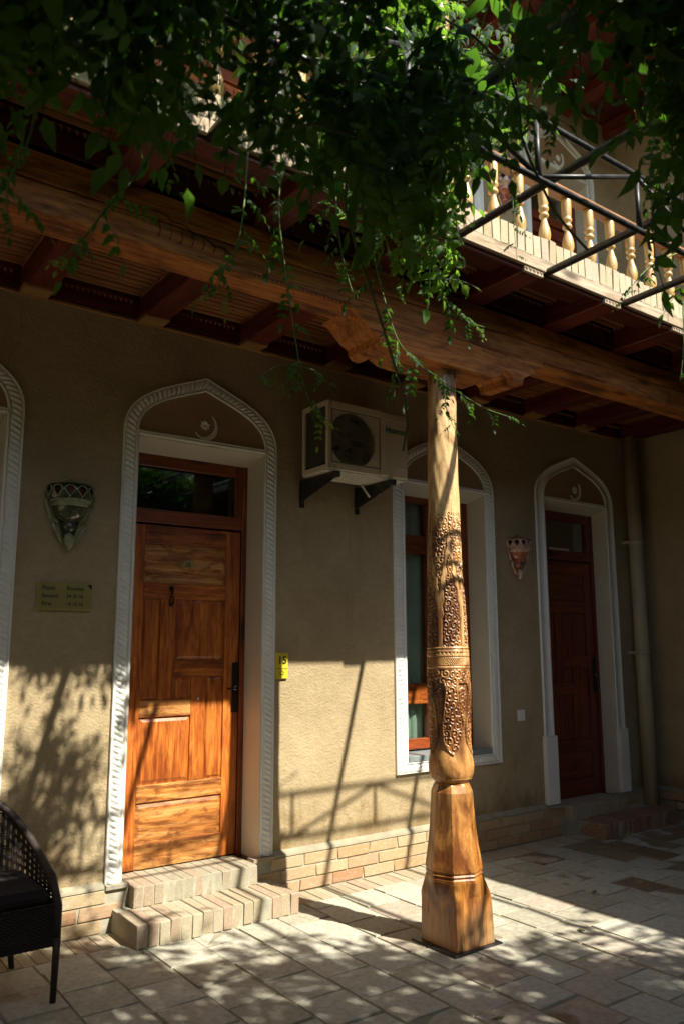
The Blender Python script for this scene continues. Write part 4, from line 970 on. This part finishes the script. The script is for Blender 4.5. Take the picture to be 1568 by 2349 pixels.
# ------------------------------------------------------------------ wall fittings
def sconce(label,cx,zt,s,md_,ml,mr_,group=None):
    """half-round glazed lantern: pierced drum with teardrop holes, rope band, bowl, scrolls, pendant"""
    t=thing('ceramic_sconce',label,'wall lamp',(cx,0,zt-.2*s))
    n=48; zs_=np.linspace(zt-.115*s,zt-.045*s,15); R=.125*s; V=[];F=[]; keep={}
    def hole(a,z):
        for c in np.linspace(.1,.9,6):
            da=(a-PI*(1+c))*R; dz=(z-(zt-.072*s)); w=.0235*s
            if dz>-.0: r_=math.hypot(da,dz)<w
            else: r_=abs(da)<w*(1+dz/(.036*s)) and dz>-.036*s
            if r_: return True
        return False
    N=110; NZ_=30; zs_=np.linspace(zt-.118*s,zt-.040*s,NZ_)
    for j,z in enumerate(zs_):
        bulge=math.sin(PI*(j+3)/(NZ_+4))*.010*s
        for i in range(N+1):
            a=PI+PI*i/N; V.append((cx+(R+bulge)*math.cos(a),.010+(R*.82+bulge)*math.sin(a),z))
    for j in range(NZ_-1):
        for i in range(N):
            a=PI+PI*(i+.5)/N; z=(zs_[j]+zs_[j+1])/2
            if not hole(a,z): F.append((j*(N+1)+i,j*(N+1)+i+1,(j+1)*(N+1)+i+1,(j+1)*(N+1)+i))
    dr=obj('pierced_drum',MB().add(V,F,True),ml if mr_ is not M['glaze_r'] else md_,t); md=dr.modifiers.new('s','SOLIDIFY'); md.thickness=.006*s
    for c in np.linspace(.1,.9,6):
        pts=[]
        for q in np.linspace(0,2*PI,25):
            w=.0255*s; u=w*math.sin(q); dz=w*math.cos(q)
            if dz<0: dz=dz*1.75; u=u*(1+dz/(.040*s))if True else u
            a=PI*(1+c)+u/R; pts.append((cx+(R+.009*s)*math.cos(a),.010+(R*.82+.009*s)*math.sin(a),zt-.072*s+dz))
        obj('teardrop_rim',MB().tube(pts,.0032*s,6,False),ml,t)
    def half(prof,mat,name): return obj(name,MB().lathe([(r*s,zt+z*s) for r,z in prof],cx,.010,28,PI,2*PI),mat,t)
    half([(.128,-.042),(.122,-.036),(.09,-.028),(.05,-.014),(.018,-.0),(.001,.006)],md_,'cap')  # solid dark cone shaped in place of the shadow above the drum
    half([(.10,-.118),(.10,-.05)],mr_,'lining')
    half([(.116,-.118),(.108,-.124),(.104,-.128),(.104,-.150),(.098,-.156)],ml,'band')
    rp=[]
    for i in range(90):
        a=PI+PI*i/89; rp.append((cx+(.108+.003*math.sin(i*1.4))*s*math.cos(a),.010+(.108+.003*math.sin(i*1.4))*s*math.sin(a),zt+(-.126+.0035*math.cos(i*1.4))*s))
    obj('rope_ring',MB().tube(rp,.0062*s,6),ml,t)
    half([(.094,-.156),(.092,-.175),(.080,-.205),(.055,-.230),(.035,-.238),(.030,-.244),(.040,-.252),(.038,-.272),(.024,-.290),(.010,-.300),(.001,-.303)],md_,'bowl')
    for sg in (-1,1):
        P_=[(.122,-.118),(.130,-.14),(.122,-.170),(.108,-.195),(.104,-.222),(.112,-.232)]
        obj('scroll',MB().tube([(cx+sg*p*s,-.004,zt+z*s) for p,z in P_],[.006*s,.007*s,.0075*s,.009*s,.009*s,.005*s],8),ml,t)
        P_=[(.060,-.245),(.085,-.228),(.092,-.248),(.076,-.280),(.056,-.310),(.046,-.338),(.036,-.352),(.026,-.330)]
        obj('scroll',MB().tube([(cx+sg*p*s,-.004,zt+z*s) for p,z in P_],[.005*s,.008*s,.009*s,.010*s,.009*s,.008*s,.006*s,.004*s],8),ml,t)
    V=[];n=12; P_=[]
    for i in range(13):
        q=i/12; P_.append((cx,-.004-.012*math.sin(PI*q),zt+(-.300-.095*q)*s))
    obj('pendant_leaf',MB().tube(P_,[(.006+.024*math.sin(PI*min(1,(i+1)/13)**.8))*s for i in range(13)],10),ml,t)
    obj('back_plate',MB().prism([(cx-.06*s,zt-.05*s),(cx-.055*s,zt-.24*s),(cx-.03*s,zt-.32*s),(cx,zt-.37*s),(cx+.03*s,zt-.32*s),(cx+.055*s,zt-.24*s),(cx+.06*s,zt-.05*s),(cx,zt-.0*s)],'y',.004,.0115),md_,t,recalc=True)
    return t
sconce('dark green glazed ceramic wall lantern above the brass plaque',1.464,2.515,1.06,M['glaze'],M['glaze_l'],M['glaze_r'])
s2=sconce('brown and cream glazed ceramic wall lantern between window and dark red door',5.290,2.495,.98,M['glaze_b'],M['glaze_c'],M['ac_dark'])
s3=copy_tree(s2,(0,0,UP)); s3['label']='pale glazed wall lantern upstairs, seen through the balusters'

pq=thing('brass_plaque','brass plaque listing floors and rooms, screwed to the wall by the left arch','plaque',(1.464,0,1.835))
obj('plate',MB().bbox(1.308,1.618,-.004,.003,1.760,1.912,.001),M['brass'],pq)
for i,(a,b) in enumerate((('Floor','Rooms'),('Second','24 25 26'),('First','14 15 16'))):
    zz=1.882-i*.044; sz=.034 if i==0 else .031
    text('lettering',a,(1.333,-.0048,zz),sz,M['black_ink'],pq,align='LEFT',bold=.0003)
    text('lettering',b,(1.470,-.0048,zz),.034 if i==0 else .027,M['black_ink'],pq,align='LEFT',bold=.0003)
obj('corner_ornament',MB().prism([(1.585,1.908),(1.614,1.908),(1.614,1.878),(1.600,1.893)],'y',-.0055,-.0042),M['black_ink'],pq,recalc=True)
ns=thing('number_sign','yellow number 15 sign on the wall right of the orange door','sign',(2.915,0,1.43))
obj('plate',MB().bbox(2.868,2.966,-.006,.004,1.344,1.512,.0015),M['yellow'],ns)
text('lettering','15',(2.919,-.0072,1.462),.070,M['black_ink'],ns,bold=.0014)
obj('divider_line',MB().box(2.872,2.962,-.0075,-.0061,1.407,1.410),M['black_ink'],ns)
mb=MB(); mb.tube([(2.905,-.0075,1.378),(2.908,-.0075,1.390),(2.917,-.0075,1.396),(2.926,-.0075,1.390),(2.929,-.0075,1.378)],.0016,5); mb.tube([(2.897,-.0075,1.384),(2.904,-.0075,1.380)],.0016,5); mb.tube([(2.930,-.0075,1.380),(2.937,-.0075,1.384)],.0016,5); mb.tube([(2.902,-.0075,1.370),(2.932,-.0075,1.370)],.0016,5)
obj('pictogram',mb,M['black_ink'],ns)
lsw=thing('light_switch','white square light switch on the wall left of the dark red door','switch',(5.255,0,.99))
obj('cover',MB().bbox(5.210,5.298,-.004,.008,.945,1.035,.004),M['switch'],lsw); obj('rocker',MB().bbox(5.222,5.286,-.0085,-.0045,.957,1.023,.002),M['switch'],lsw)
dp=thing('drainpipe','brown grey drainpipe running down the dark corner right of the doorway','drainpipe',(6.885,-.085,0))
obj('pipe',MB().tube([(6.885,-.085,.06),(6.885,-.085,3.585)],.066,24),M['pvc'],dp)
for z in (1.02+.45,2.52):
    obj('collar',MB().tube([(6.885,-.085,z),(6.885,-.085,z+.05)],.071,24),M['pvc'],dp); obj('clamp',MB().box(6.80,6.815,-.08,.012,z+.01,z+.035),M['pvc'],dp)

# ------------------------------------------------------------------ wicker chair
ch=thing('wicker_armchair','dark brown woven wicker tub chair with cushion at the left edge','chair',(.95,-.48,0))
def rim(u):   # u 0..1 from left front arm round the back to right front arm
    a=PI*(1-u); x=.985+.285*math.cos(a)*(1+.04*math.sin(PI*u)); 
    y=-.70+.50*math.sin(a)**.8
    z=.50+.33*math.sin(PI*u)**1.4
    return Vector((x,y,z))
rimp=[(.70,-.745,.24),(.70,-.75,.40)]+[tuple(rim(u)) for u in np.linspace(.02,.98,40)]+[(1.272,-.75,.40),(1.272,-.75,.24)]
obj('rim_tube',MB().tube(rimp,.019,10),M['wicker'],ch)
for px,py,dx in ((1.272,-.752,.0),(.70,-.752,.0),(1.20,-.24,.03),(.76,-.24,-.03)):
    obj('leg',MB().tube([(px,py+.0,.27),(px,py,.20),(px+dx-.004,py,.0)],[.019,.017,.014],10),M['wicker'],ch)
mb=MB(); nu=34; nl=8
low=lambda u: Vector((.985+.275*math.cos(PI*(1-u)), -.715+.47*math.sin(PI*(1-u))**.8, .40))
def srf(u,v): return low(u).lerp(rim(.02+.96*u),v)
for i in range(nu+1):
    u=i/nu; mb.tube([srf(u,v) for v in (0,.33,.66,1)],.0052,4,False)
    if i<nu: mb.tube([srf(u+.5/nu*.6,v) for v in (0,.33,.66,1)],.0040,4,False)
for j in range(nl):
    v=j/nl
    for dv in (0,.03): mb.tube([srf(u,min(v+dv,1)) for u in np.linspace(0,1,40)],.0045,4,False)
obj('woven_lattice',mb,M['wicker'],ch,kind='stuff')
mb=MB(); V=[];n=24
for k,z in enumerate(np.linspace(.235,.415,13)):
    for i in range(4*n):
        s_=i/(4*n)
        q=s_*4; e=int(q); f=q-e
        c=[(.70,-.752),(1.272,-.752),(1.25,-.25),(.72,-.25)]; a,b=c[e],c[(e+1)%4]
        V.append((a[0]+(b[0]-a[0])*f,a[1]+(b[1]-a[1])*f-.003*math.sin((i+k)*PI),z))
m_=4*n; F=[(k*m_+i,k*m_+(i+1)%m_,(k+1)*m_+(i+1)%m_,(k+1)*m_+i) for k in range(12) for i in range(m_)]
mb.add(V,F); obj('woven_skirt',mb,M['wicker'],ch)
mb=MB()
for k in range(22):
    z=.238+k*.0083
    mb.tube([(.70+.572*i/48,-.755-.0032*(1 if (i+k)%2 else -1),z) for i in range(49)],.0040,4,False)
obj('skirt_weave',mb,M['wicker'],ch,kind='stuff')
obj('cushion',MB().bbox(.725,1.245,-.745,-.26,.40,.475,.03),M['cushion'],ch)

# ------------------------------------------------------------------ pergola
pg=thing('pergola','dark steel pipe pergola with trusses fixed to the balcony edge, carrying the vine','pergola',(3,-5,3.64))
PX=[-.74,-.04,.66,1.36,2.06,2.76,3.46,4.17,4.88]
for x in PX:
    obj('cross_pipe',MB().tube([(x,-1.87 if x!=2.76 else -1.85,3.63),(x,-4.0,3.66),(x,-9.5,3.72)],.027 if x in(2.06,.66) else .021,12),M['steel_dark'],pg)
def truss(y,x0=-2.3,x1=7.0,dx=1.02,ph=2.335):
    tr=obj('truss',MB().tube([(x0,y,3.415),(x1,y,3.415)],.0135,10),M['steel_dark'],pg)
    obj('chord',MB().tube([(x0,y,3.690),(x1,y,3.690)],.0135,10),M['steel_dark'],tr)
    xs=[]; x=ph
    while x>x0+.1: x-=dx
    k=0; x+=dx
    xs=[x+i*dx*.5*1.36 for i in range(20) if x+i*dx*.5*1.36<x1]
    for i,xx in enumerate(xs):
        obj('upright',MB().tube([(xx,y,3.43),(xx,y,3.675)],.012,8),M['steel_dark'],tr)
        if i+1<len(xs):
            a,b=(3.43,3.675) if i%2==0 else (3.675,3.43)
            obj('brace',MB().tube([(xx+.015,y-.001,a),(xs[i+1]-.015,y-.001,b)],.011,8),M['steel_dark'],tr)
    return tr
truss(-2.70,ph=2.335); truss(-4.9); truss(-7.2)
post=obj('post',MB().tube([(-2.0,-7.2,0),(-2.0,-7.2,3.4)],.04,12),M['steel_dark'],pg)

# ------------------------------------------------------------------ vines
def leaflet(L,w,bend=.25):
    return [(0,0,0),(L*.28,w*.5,-.02*L),(L*.62,w*.38,-bend*.25*L),(L,0,-bend*L),(L*.62,-w*.38,-bend*.25*L),(L*.28,-w*.5,-.02*L),(L*.45,0,.05*L)]
LF=[(0,1,6),(1,2,6),(2,3,6),(3,4,6),(4,5,6),(5,0,6)]
def compound(rs,n=4,Lr=.20):
    """pinnate leaf along +x, drooping; returns verts, faces"""
    V=[];F=[]
    def put(base_,yawa,pitcha,L,w):
        o=len(V); c,s=math.cos(yawa),math.sin(yawa); cp,sp=math.cos(pitcha),math.sin(pitcha)
        for x,y,z in leaflet(L,w,rs.uniform(.1,.5)):
            x2=x*cp+z*sp; z2=-x*sp+z*cp
            V.append((base_[0]+x2*c-y*s,base_[1]+x2*s+y*c,base_[2]+z2))
        F.extend(tuple(i+o for i in f) for f in LF)
    droop=rs.uniform(.15,.5)
    pos=lambda t:(Lr*t*(1-.12*droop*t),0,-droop*Lr*t*t)
    # rachis
    o=len(V)
    for t in np.linspace(0,1,5):
        p=pos(t); V.extend([(p[0],.0012,p[2]),(p[0],-.0012,p[2]),(p[0],0,p[2]-.002)])
    for i in range(4):
        for k in range(3): F.append((o+3*i+k,o+3*i+(k+1)%3,o+3*i+3+(k+1)%3,o+3*i+3+k))
    for i in range(n):
        t=.22+.70*i/n; L=rs.uniform(.050,.068)*(1-.25*abs(i/n-.4)); 
        for sg in (-1,1): put(pos(t+rs.uniform(-.02,.02)),sg*rs.uniform(1.0,1.35),rs.uniform(.1,.8),L,L*rs.uniform(.42,.55))
    put(pos(1),rs.uniform(-.2,.2),rs.uniform(.2,.7),.066,.032)
    return np.array(V),F
CV=[compound(random.Random(i),random.Random(i).choice((3,4,4)),random.Random(i).uniform(.17,.24)) for i in range(7)]
leafM=[]
for i,(V,F) in enumerate(CV): leafM.append(MB().add([tuple(v) for v in V],F).mesh('leaf',M['leaf']))
leafY=[]
for i,(V,F) in enumerate(CV): leafY.append(MB().add([tuple(v) for v in V],F).mesh('young_leaf',M['leaf_y']))
def mass(name, pts, scales, parent, mat, hang=.5, seed=0):
    """many compound leaves joined in one mesh"""
    rs=np.random.default_rng(seed); VV=[];FF=[];off=0
    pts=np.asarray(pts); idx=rs.integers(0,len(CV),len(pts)); yawv=rs.uniform(0,2*PI,len(pts)); pv=rs.normal(hang,.45,len(pts)); rv=rs.normal(0,.6,len(pts))
    for k,(V,F) in enumerate(CV):
        sel=np.where(idx==k)[0]; 
        if not len(sel): continue
        F3=[]; 
        for f in F: F3.append(f[:3]); 
        for f in F:
            if len(f)==4: F3.append((f[0],f[2],f[3]))
        F3=np.array(F3)
        for i in sel:
            cy,sy=math.cos(yawv[i]),math.sin(yawv[i]); cp,sp=math.cos(pv[i]),math.sin(pv[i]); cr,sr_=math.cos(rv[i]),math.sin(rv[i])
            Rz=np.array([[cy,-sy,0],[sy,cy,0],[0,0,1]]);Ry=np.array([[cp,0,sp],[0,1,0],[-sp,0,cp]]);Rx=np.array([[1,0,0],[0,cr,-sr_],[0,sr_,cr]])
            VV.append((V*scales[i])@(Rz@Ry@Rx).T+pts[i]); FF.append(F3+off); off+=len(V)
    V=np.concatenate(VV)-np.array(base(parent)); F=np.concatenate(FF)
    me=bpy.data.meshes.new(name); me.vertices.add(len(V)); me.vertices.foreach_set('co',V.astype(np.float32).ravel())
    me.loops.add(F.size); me.loops.foreach_set('vertex_index',F.astype(np.int32).ravel()); me.polygons.add(len(F)); me.polygons.foreach_set('loop_start',np.arange(0,F.size,3,dtype=np.int32)); me.polygons.foreach_set('loop_total',np.full(len(F),3,np.int32))
    me.update(calc_edges=True); me.materials.append(mat); o=bpy.data.objects.new(name,me); COL.objects.link(o); o.parent=parent; o['kind']='stuff'; return o
vn=thing('trumpet_vine','dense dark green climbing vine covering the pergola and hanging in a curtain','vine',(1,-3,3.7))
rg=np.random.default_rng(5)
def clumps(n,box,ncl,sig,edge=None):
    """points gathered in clumps inside a box"""
    (a,b),(c,d),(e,f)=box; C_=np.stack([rg.uniform(a,b,ncl),rg.uniform(c,d,ncl),rg.uniform(e,f,ncl)],1)
    if edge is not None: C_=C_[[edge(p) for p in C_]]
    P_=C_[rg.integers(0,len(C_),n)]+rg.normal(0,1,(n,3))*sig
    return P_
# roof layer over the court
yedge=lambda x: np.interp(x,[-2,1.0,2.0,2.9,3.6,5.0,7],[-2.8,-2.8,-3.4,-4.1,-4.55,-5.35,-5.6])
P1=clumps(14500,((-3.5,7.0),(-9.6,-2.2),(3.70,4.22)),1700,(.15,.15,.08),lambda p:p[1]<yedge(p[0]) and (p[1]<-3.7 or rg.random()<.42))
o=mass('roof_foliage',P1,rg.uniform(1.4,2.1,len(P1)),vn,M['leaf'],.35,1)
# curtain in front of the balcony
def zbot(x): return np.interp(x,[.2,.42,.73,.99,1.21,1.46,1.74,1.85,2.08,2.35,3.6,5],[3.02,3.06,3.10,3.16,3.17,3.16,3.22,3.38,3.62,3.86,4.2,4.3])
pts=[]
while len(pts)<960:
    x=rg.uniform(-.2,2.05); y=rg.uniform(-3.2,-2.65); k_=(y+4.63)/1.93; x2=x/k_
    z=rg.uniform(2.5,3.78)
    if x2>1.98 or 1.55+(z-1.55)/k_<zbot(x2): continue
    q=math.sin(x*9+y*5)*math.sin(z*8+x*3)+.35*math.sin(x*23+z*17)
    if q<(-.10 if z<3.2 else .20): continue
    z2=1.55+(z-1.55)/k_
    if abs(z2-(3.06+.17*(x2-.38)))<.085 and x2<1.45 and rg.random()<.5: continue
    pts.append((x,y,z))
mass('curtain_foliage',pts,rg.uniform(.85,1.25,len(pts)),vn,M['leaf'],.9,2)
# looser growth to the right, above the truss
P6=clumps(600,((.2,2.85),(-2.32,-2.02),(3.98,4.75)),80,(.09,.05,.09))
M['leaf_lit_colour']=mat_leaf('sunlit_colour_vine_leaf',(.04,.11,.02),(.24,.46,.035))  # brighter copy of the vine leaf, sunlight put into its colour
mass('sunny_foliage',P6,rg.uniform(.8,1.2,len(P6)),vn,M['leaf_lit_colour'],.6,7)
P3=clumps(90,((1.90,2.35),(-2.75,-2.45),(3.62,3.95)),16,(.10,.10,.10))
P5=clumps(90,((1.92,2.20),(-2.5,-2.25),(3.18,3.70)),22,(.07,.07,.09))
mass('lit_foliage',P5,rg.uniform(.7,1.1,len(P5)),vn,M['leaf_lit_colour'],.8,6)
mass('truss_foliage',P3,rg.uniform(.7,1.1,len(P3)),vn,M['leaf'],.7,3)
P4=np.concatenate([clumps(150,((1.60,2.45),(-3.65,-3.3),(3.42,3.90)),50,(.05,.06,.05)),clumps(26,((2.20,2.42),(-3.5,-3.3),(2.95,3.45)),12,(.05,.05,.08))])
mass('right_foliage',P4,rg.uniform(1.1,1.7,len(P4)),vn,M['leaf'],.9,4)
# woody stems wandering through the mass
mb=MB(); rs=random.Random(4)
for k in range(16):
    p=Vector((rs.uniform(-.2,2.6),rs.uniform(-3.3,-2.3),rs.uniform(3.2,3.9))); d=Vector((rs.uniform(-1,1),rs.uniform(-.4,.4),rs.uniform(-.5,.3))).normalized(); L=[p]
    for i in range(14): d=(d+Vector((rs.uniform(-.3,.3),rs.uniform(-.3,.3),rs.uniform(-.3,.25)))).normalized(); L.append(L[-1]+d*.09)
    mb.tube(L,rs.uniform(.003,.007),5,False)
obj('stems',mb,M['stem'],vn)

def strand(label, pts, nleaf, scale=(.6,.9), tipyoung=True, side=(), seed=0, r=.004, skip0=0):
    rs=random.Random(seed)
    t=thing('vine_strand',label,'vine',pts[0],None)
    P_=[Vector(p) for p in pts]
    # smooth
    Q=[]
    for i in range(len(P_)-1):
        a,b=P_[i],P_[i+1]; pa=P_[max(i-1,0)]; nb=P_[min(i+2,len(P_)-1)]
        for k in range(6):
            u=k/6; Q.append(.5*((2*a)+(b-pa)*u+(2*pa-5*a+4*b-nb)*u*u+(3*a-pa-3*b+nb)*u**3))
    Q.append(P_[-1]); n=len(Q)
    obj('stem',MB().tube(Q,[r*(1-.6*i/n) for i in range(n)],6),M['stem_g'],t)
    for k in range(nleaf):
        u=skip0+(1-skip0)*(k+.5)/nleaf; i=min(int(u*(n-1)),n-2); p=Q[i].lerp(Q[i+1],u*(n-1)-i)
        tang=(Q[i+1]-Q[i]).normalized(); yg=u>.8 and tipyoung; s_=rs.uniform(*scale)*(1-.55*max(0,u-.6)/.4)
        ya=math.atan2(tang.y,tang.x) if abs(tang.z)<.8 else rs.uniform(0,2*PI)
        ya+=(1 if k%2 else -1)*rs.uniform(.7,1.5)
        nm='leaf' if not yg else 'young_leaf'
        inst(nm,rs.choice(leafY if yg else leafM),t,p,(s_,)*3,(rs.uniform(-.4,.4),rs.uniform(.1,.9),ya))
    return t
strand('thin vine strand dangling down to the air conditioner, pale tip',[(1.42,-2.35,3.40),(1.439,-2.3,3.133),(1.47,-2.3,2.903),(1.539,-2.3,2.536),(1.597,-2.3,2.400),(1.646,-2.3,2.355)],15,(.45,.75),seed=1)
strand('short side sprig crossing the stem above the air conditioner',[(1.358,-2.3,2.470),(1.44,-2.3,2.535),(1.539,-2.3,2.553),(1.62,-2.3,2.545),(1.67,-2.3,2.51)],7,(.28,.42),False,seed=2,r=.002)
strand('long vine strand sweeping rightwards across the top of the carved column',[(1.84,-2.35,3.40),(1.867,-2.3,3.167),(1.942,-2.3,2.892),(2.03,-2.3,2.73),(2.23,-2.3,2.642),(2.458,-2.3,2.571),(2.635,-2.3,2.553)],17,(.45,.75),False,seed=3)
strand('short vine sprig hanging down against the pale column shaft',[(2.25,-2.3,2.643),(2.257,-2.3,2.535),(2.285,-2.3,2.47),(2.311,-2.3,2.432)],5,(.30,.42),False,seed=4,r=.002)
strand('small vine sprig hanging left of the column top',[(1.996,-2.3,2.75),(1.99,-2.3,2.66),(1.987,-2.3,2.612),(1.977,-2.3,2.511)],5,(.42,.6),False,seed=5,r=.002)
strand('bright green strand under the balcony edge ending in a pale bud',[(2.13,-2.3,3.49),(2.185,-2.3,3.229),(2.219,-2.3,3.082),(2.291,-2.3,2.983),(2.40,-2.3,2.94),(2.501,-2.3,2.937)],12,(.45,.7),seed=6)
strand('fine horizontal sprig of small bright leaves beneath the balcony edge',[(1.977,-2.3,2.966),(2.10,-2.3,3.04),(2.219,-2.3,3.082),(2.35,-2.3,3.115),(2.468,-2.3,3.111)],9,(.28,.42),seed=7,r=.002)
strand('slim strand of dark leaves hanging from the steel pipe before the pale bricks',[(2.492,-2.5,3.62),(2.489,-2.5,3.45),(2.489,-2.5,3.319),(2.5,-2.5,3.173)],8,(.3,.5),False,seed=8,r=.002)
strand('vine strand drooping past the brick edge near the right margin',[(3.79,-2.5,3.60),(3.60,-2.5,3.50),(3.46,-2.5,3.402),(3.34,-2.5,3.29),(3.239,-2.5,3.17)],9,(.4,.65),False,seed=9)
strand('rightmost vine strand with a few broad dark leaves',[(2.96,-3.0,3.05),(2.90,-3.0,2.90),(2.884,-3.0,2.742),(2.835,-3.0,2.56)],4,(.7,.95),False,seed=10)
strand('leafy strand hanging over the beam left of the thin dangling one',[(1.25,-2.4,3.25),(1.238,-2.4,3.034),(1.216,-2.4,2.884),(1.154,-2.4,2.742),(1.167,-2.4,2.684)],12,(.5,.8),seed=11)
strand('dim strand reaching down left over the ceiling slats',[(.86,-2.6,3.1),(.799,-2.6,2.909),(.704,-2.6,2.755),(.627,-2.6,2.614),(.562,-2.6,2.545)],10,(.45,.75),seed=12)
strand('broad dark leaves hanging before the truss at the upper right',[(2.46,-3.2,3.60),(2.44,-3.2,3.357),(2.392,-3.2,3.17),(2.396,-3.2,2.975)],9,(.6,.95),False,seed=13)
strand('green strand with arching leaves across the upstairs arch',[(1.425,-3.3,2.98),(1.527,-3.3,3.02),(1.634,-3.3,3.045),(1.747,-3.3,3.03)],8,(.6,.9),False,seed=14)
strand('leafy strand hanging at the right of the curtain over the brick edge',[(1.95,-2.45,3.70),(1.99,-2.42,3.50),(2.02,-2.4,3.30),(2.04,-2.4,3.12)],8,(.55,.85),seed=15)
strand('strand of mid green leaves hanging in front of the beam splice',[(1.62,-2.4,3.3),(1.63,-2.4,3.10),(1.66,-2.4,2.95),(1.70,-2.4,2.84)],7,(.5,.8),seed=16)
strand('low far-left strand hanging over the dark joists',[(.50,-2.6,3.0),(.48,-2.6,2.85),(.44,-2.6,2.72),(.45,-2.6,2.60)],9,(.5,.8),False,seed=17)
# leaves lying on the floor
fb=MB(); rs=random.Random(12)
for k,(x,y) in enumerate([(2.75,-2.05),(3.9,-1.55),(4.5,-1.2)]):
    V,F=None,None; L=leaflet(.07,.03,-.15); a=rs.uniform(0,6.28)
    fb.add([(x+p[0]*math.cos(a)-p[1]*math.sin(a),y+p[0]*math.sin(a)+p[1]*math.cos(a),.006+abs(p[2])*.5+rs.uniform(0,.003)) for p in L],LF)
fo=obj('fallen_leaves',fb,M['stem']); fo['kind']='stuff'; fo['label']='dry brown leaves scattered on the clay floor tiles'; fo['category']='leaves'
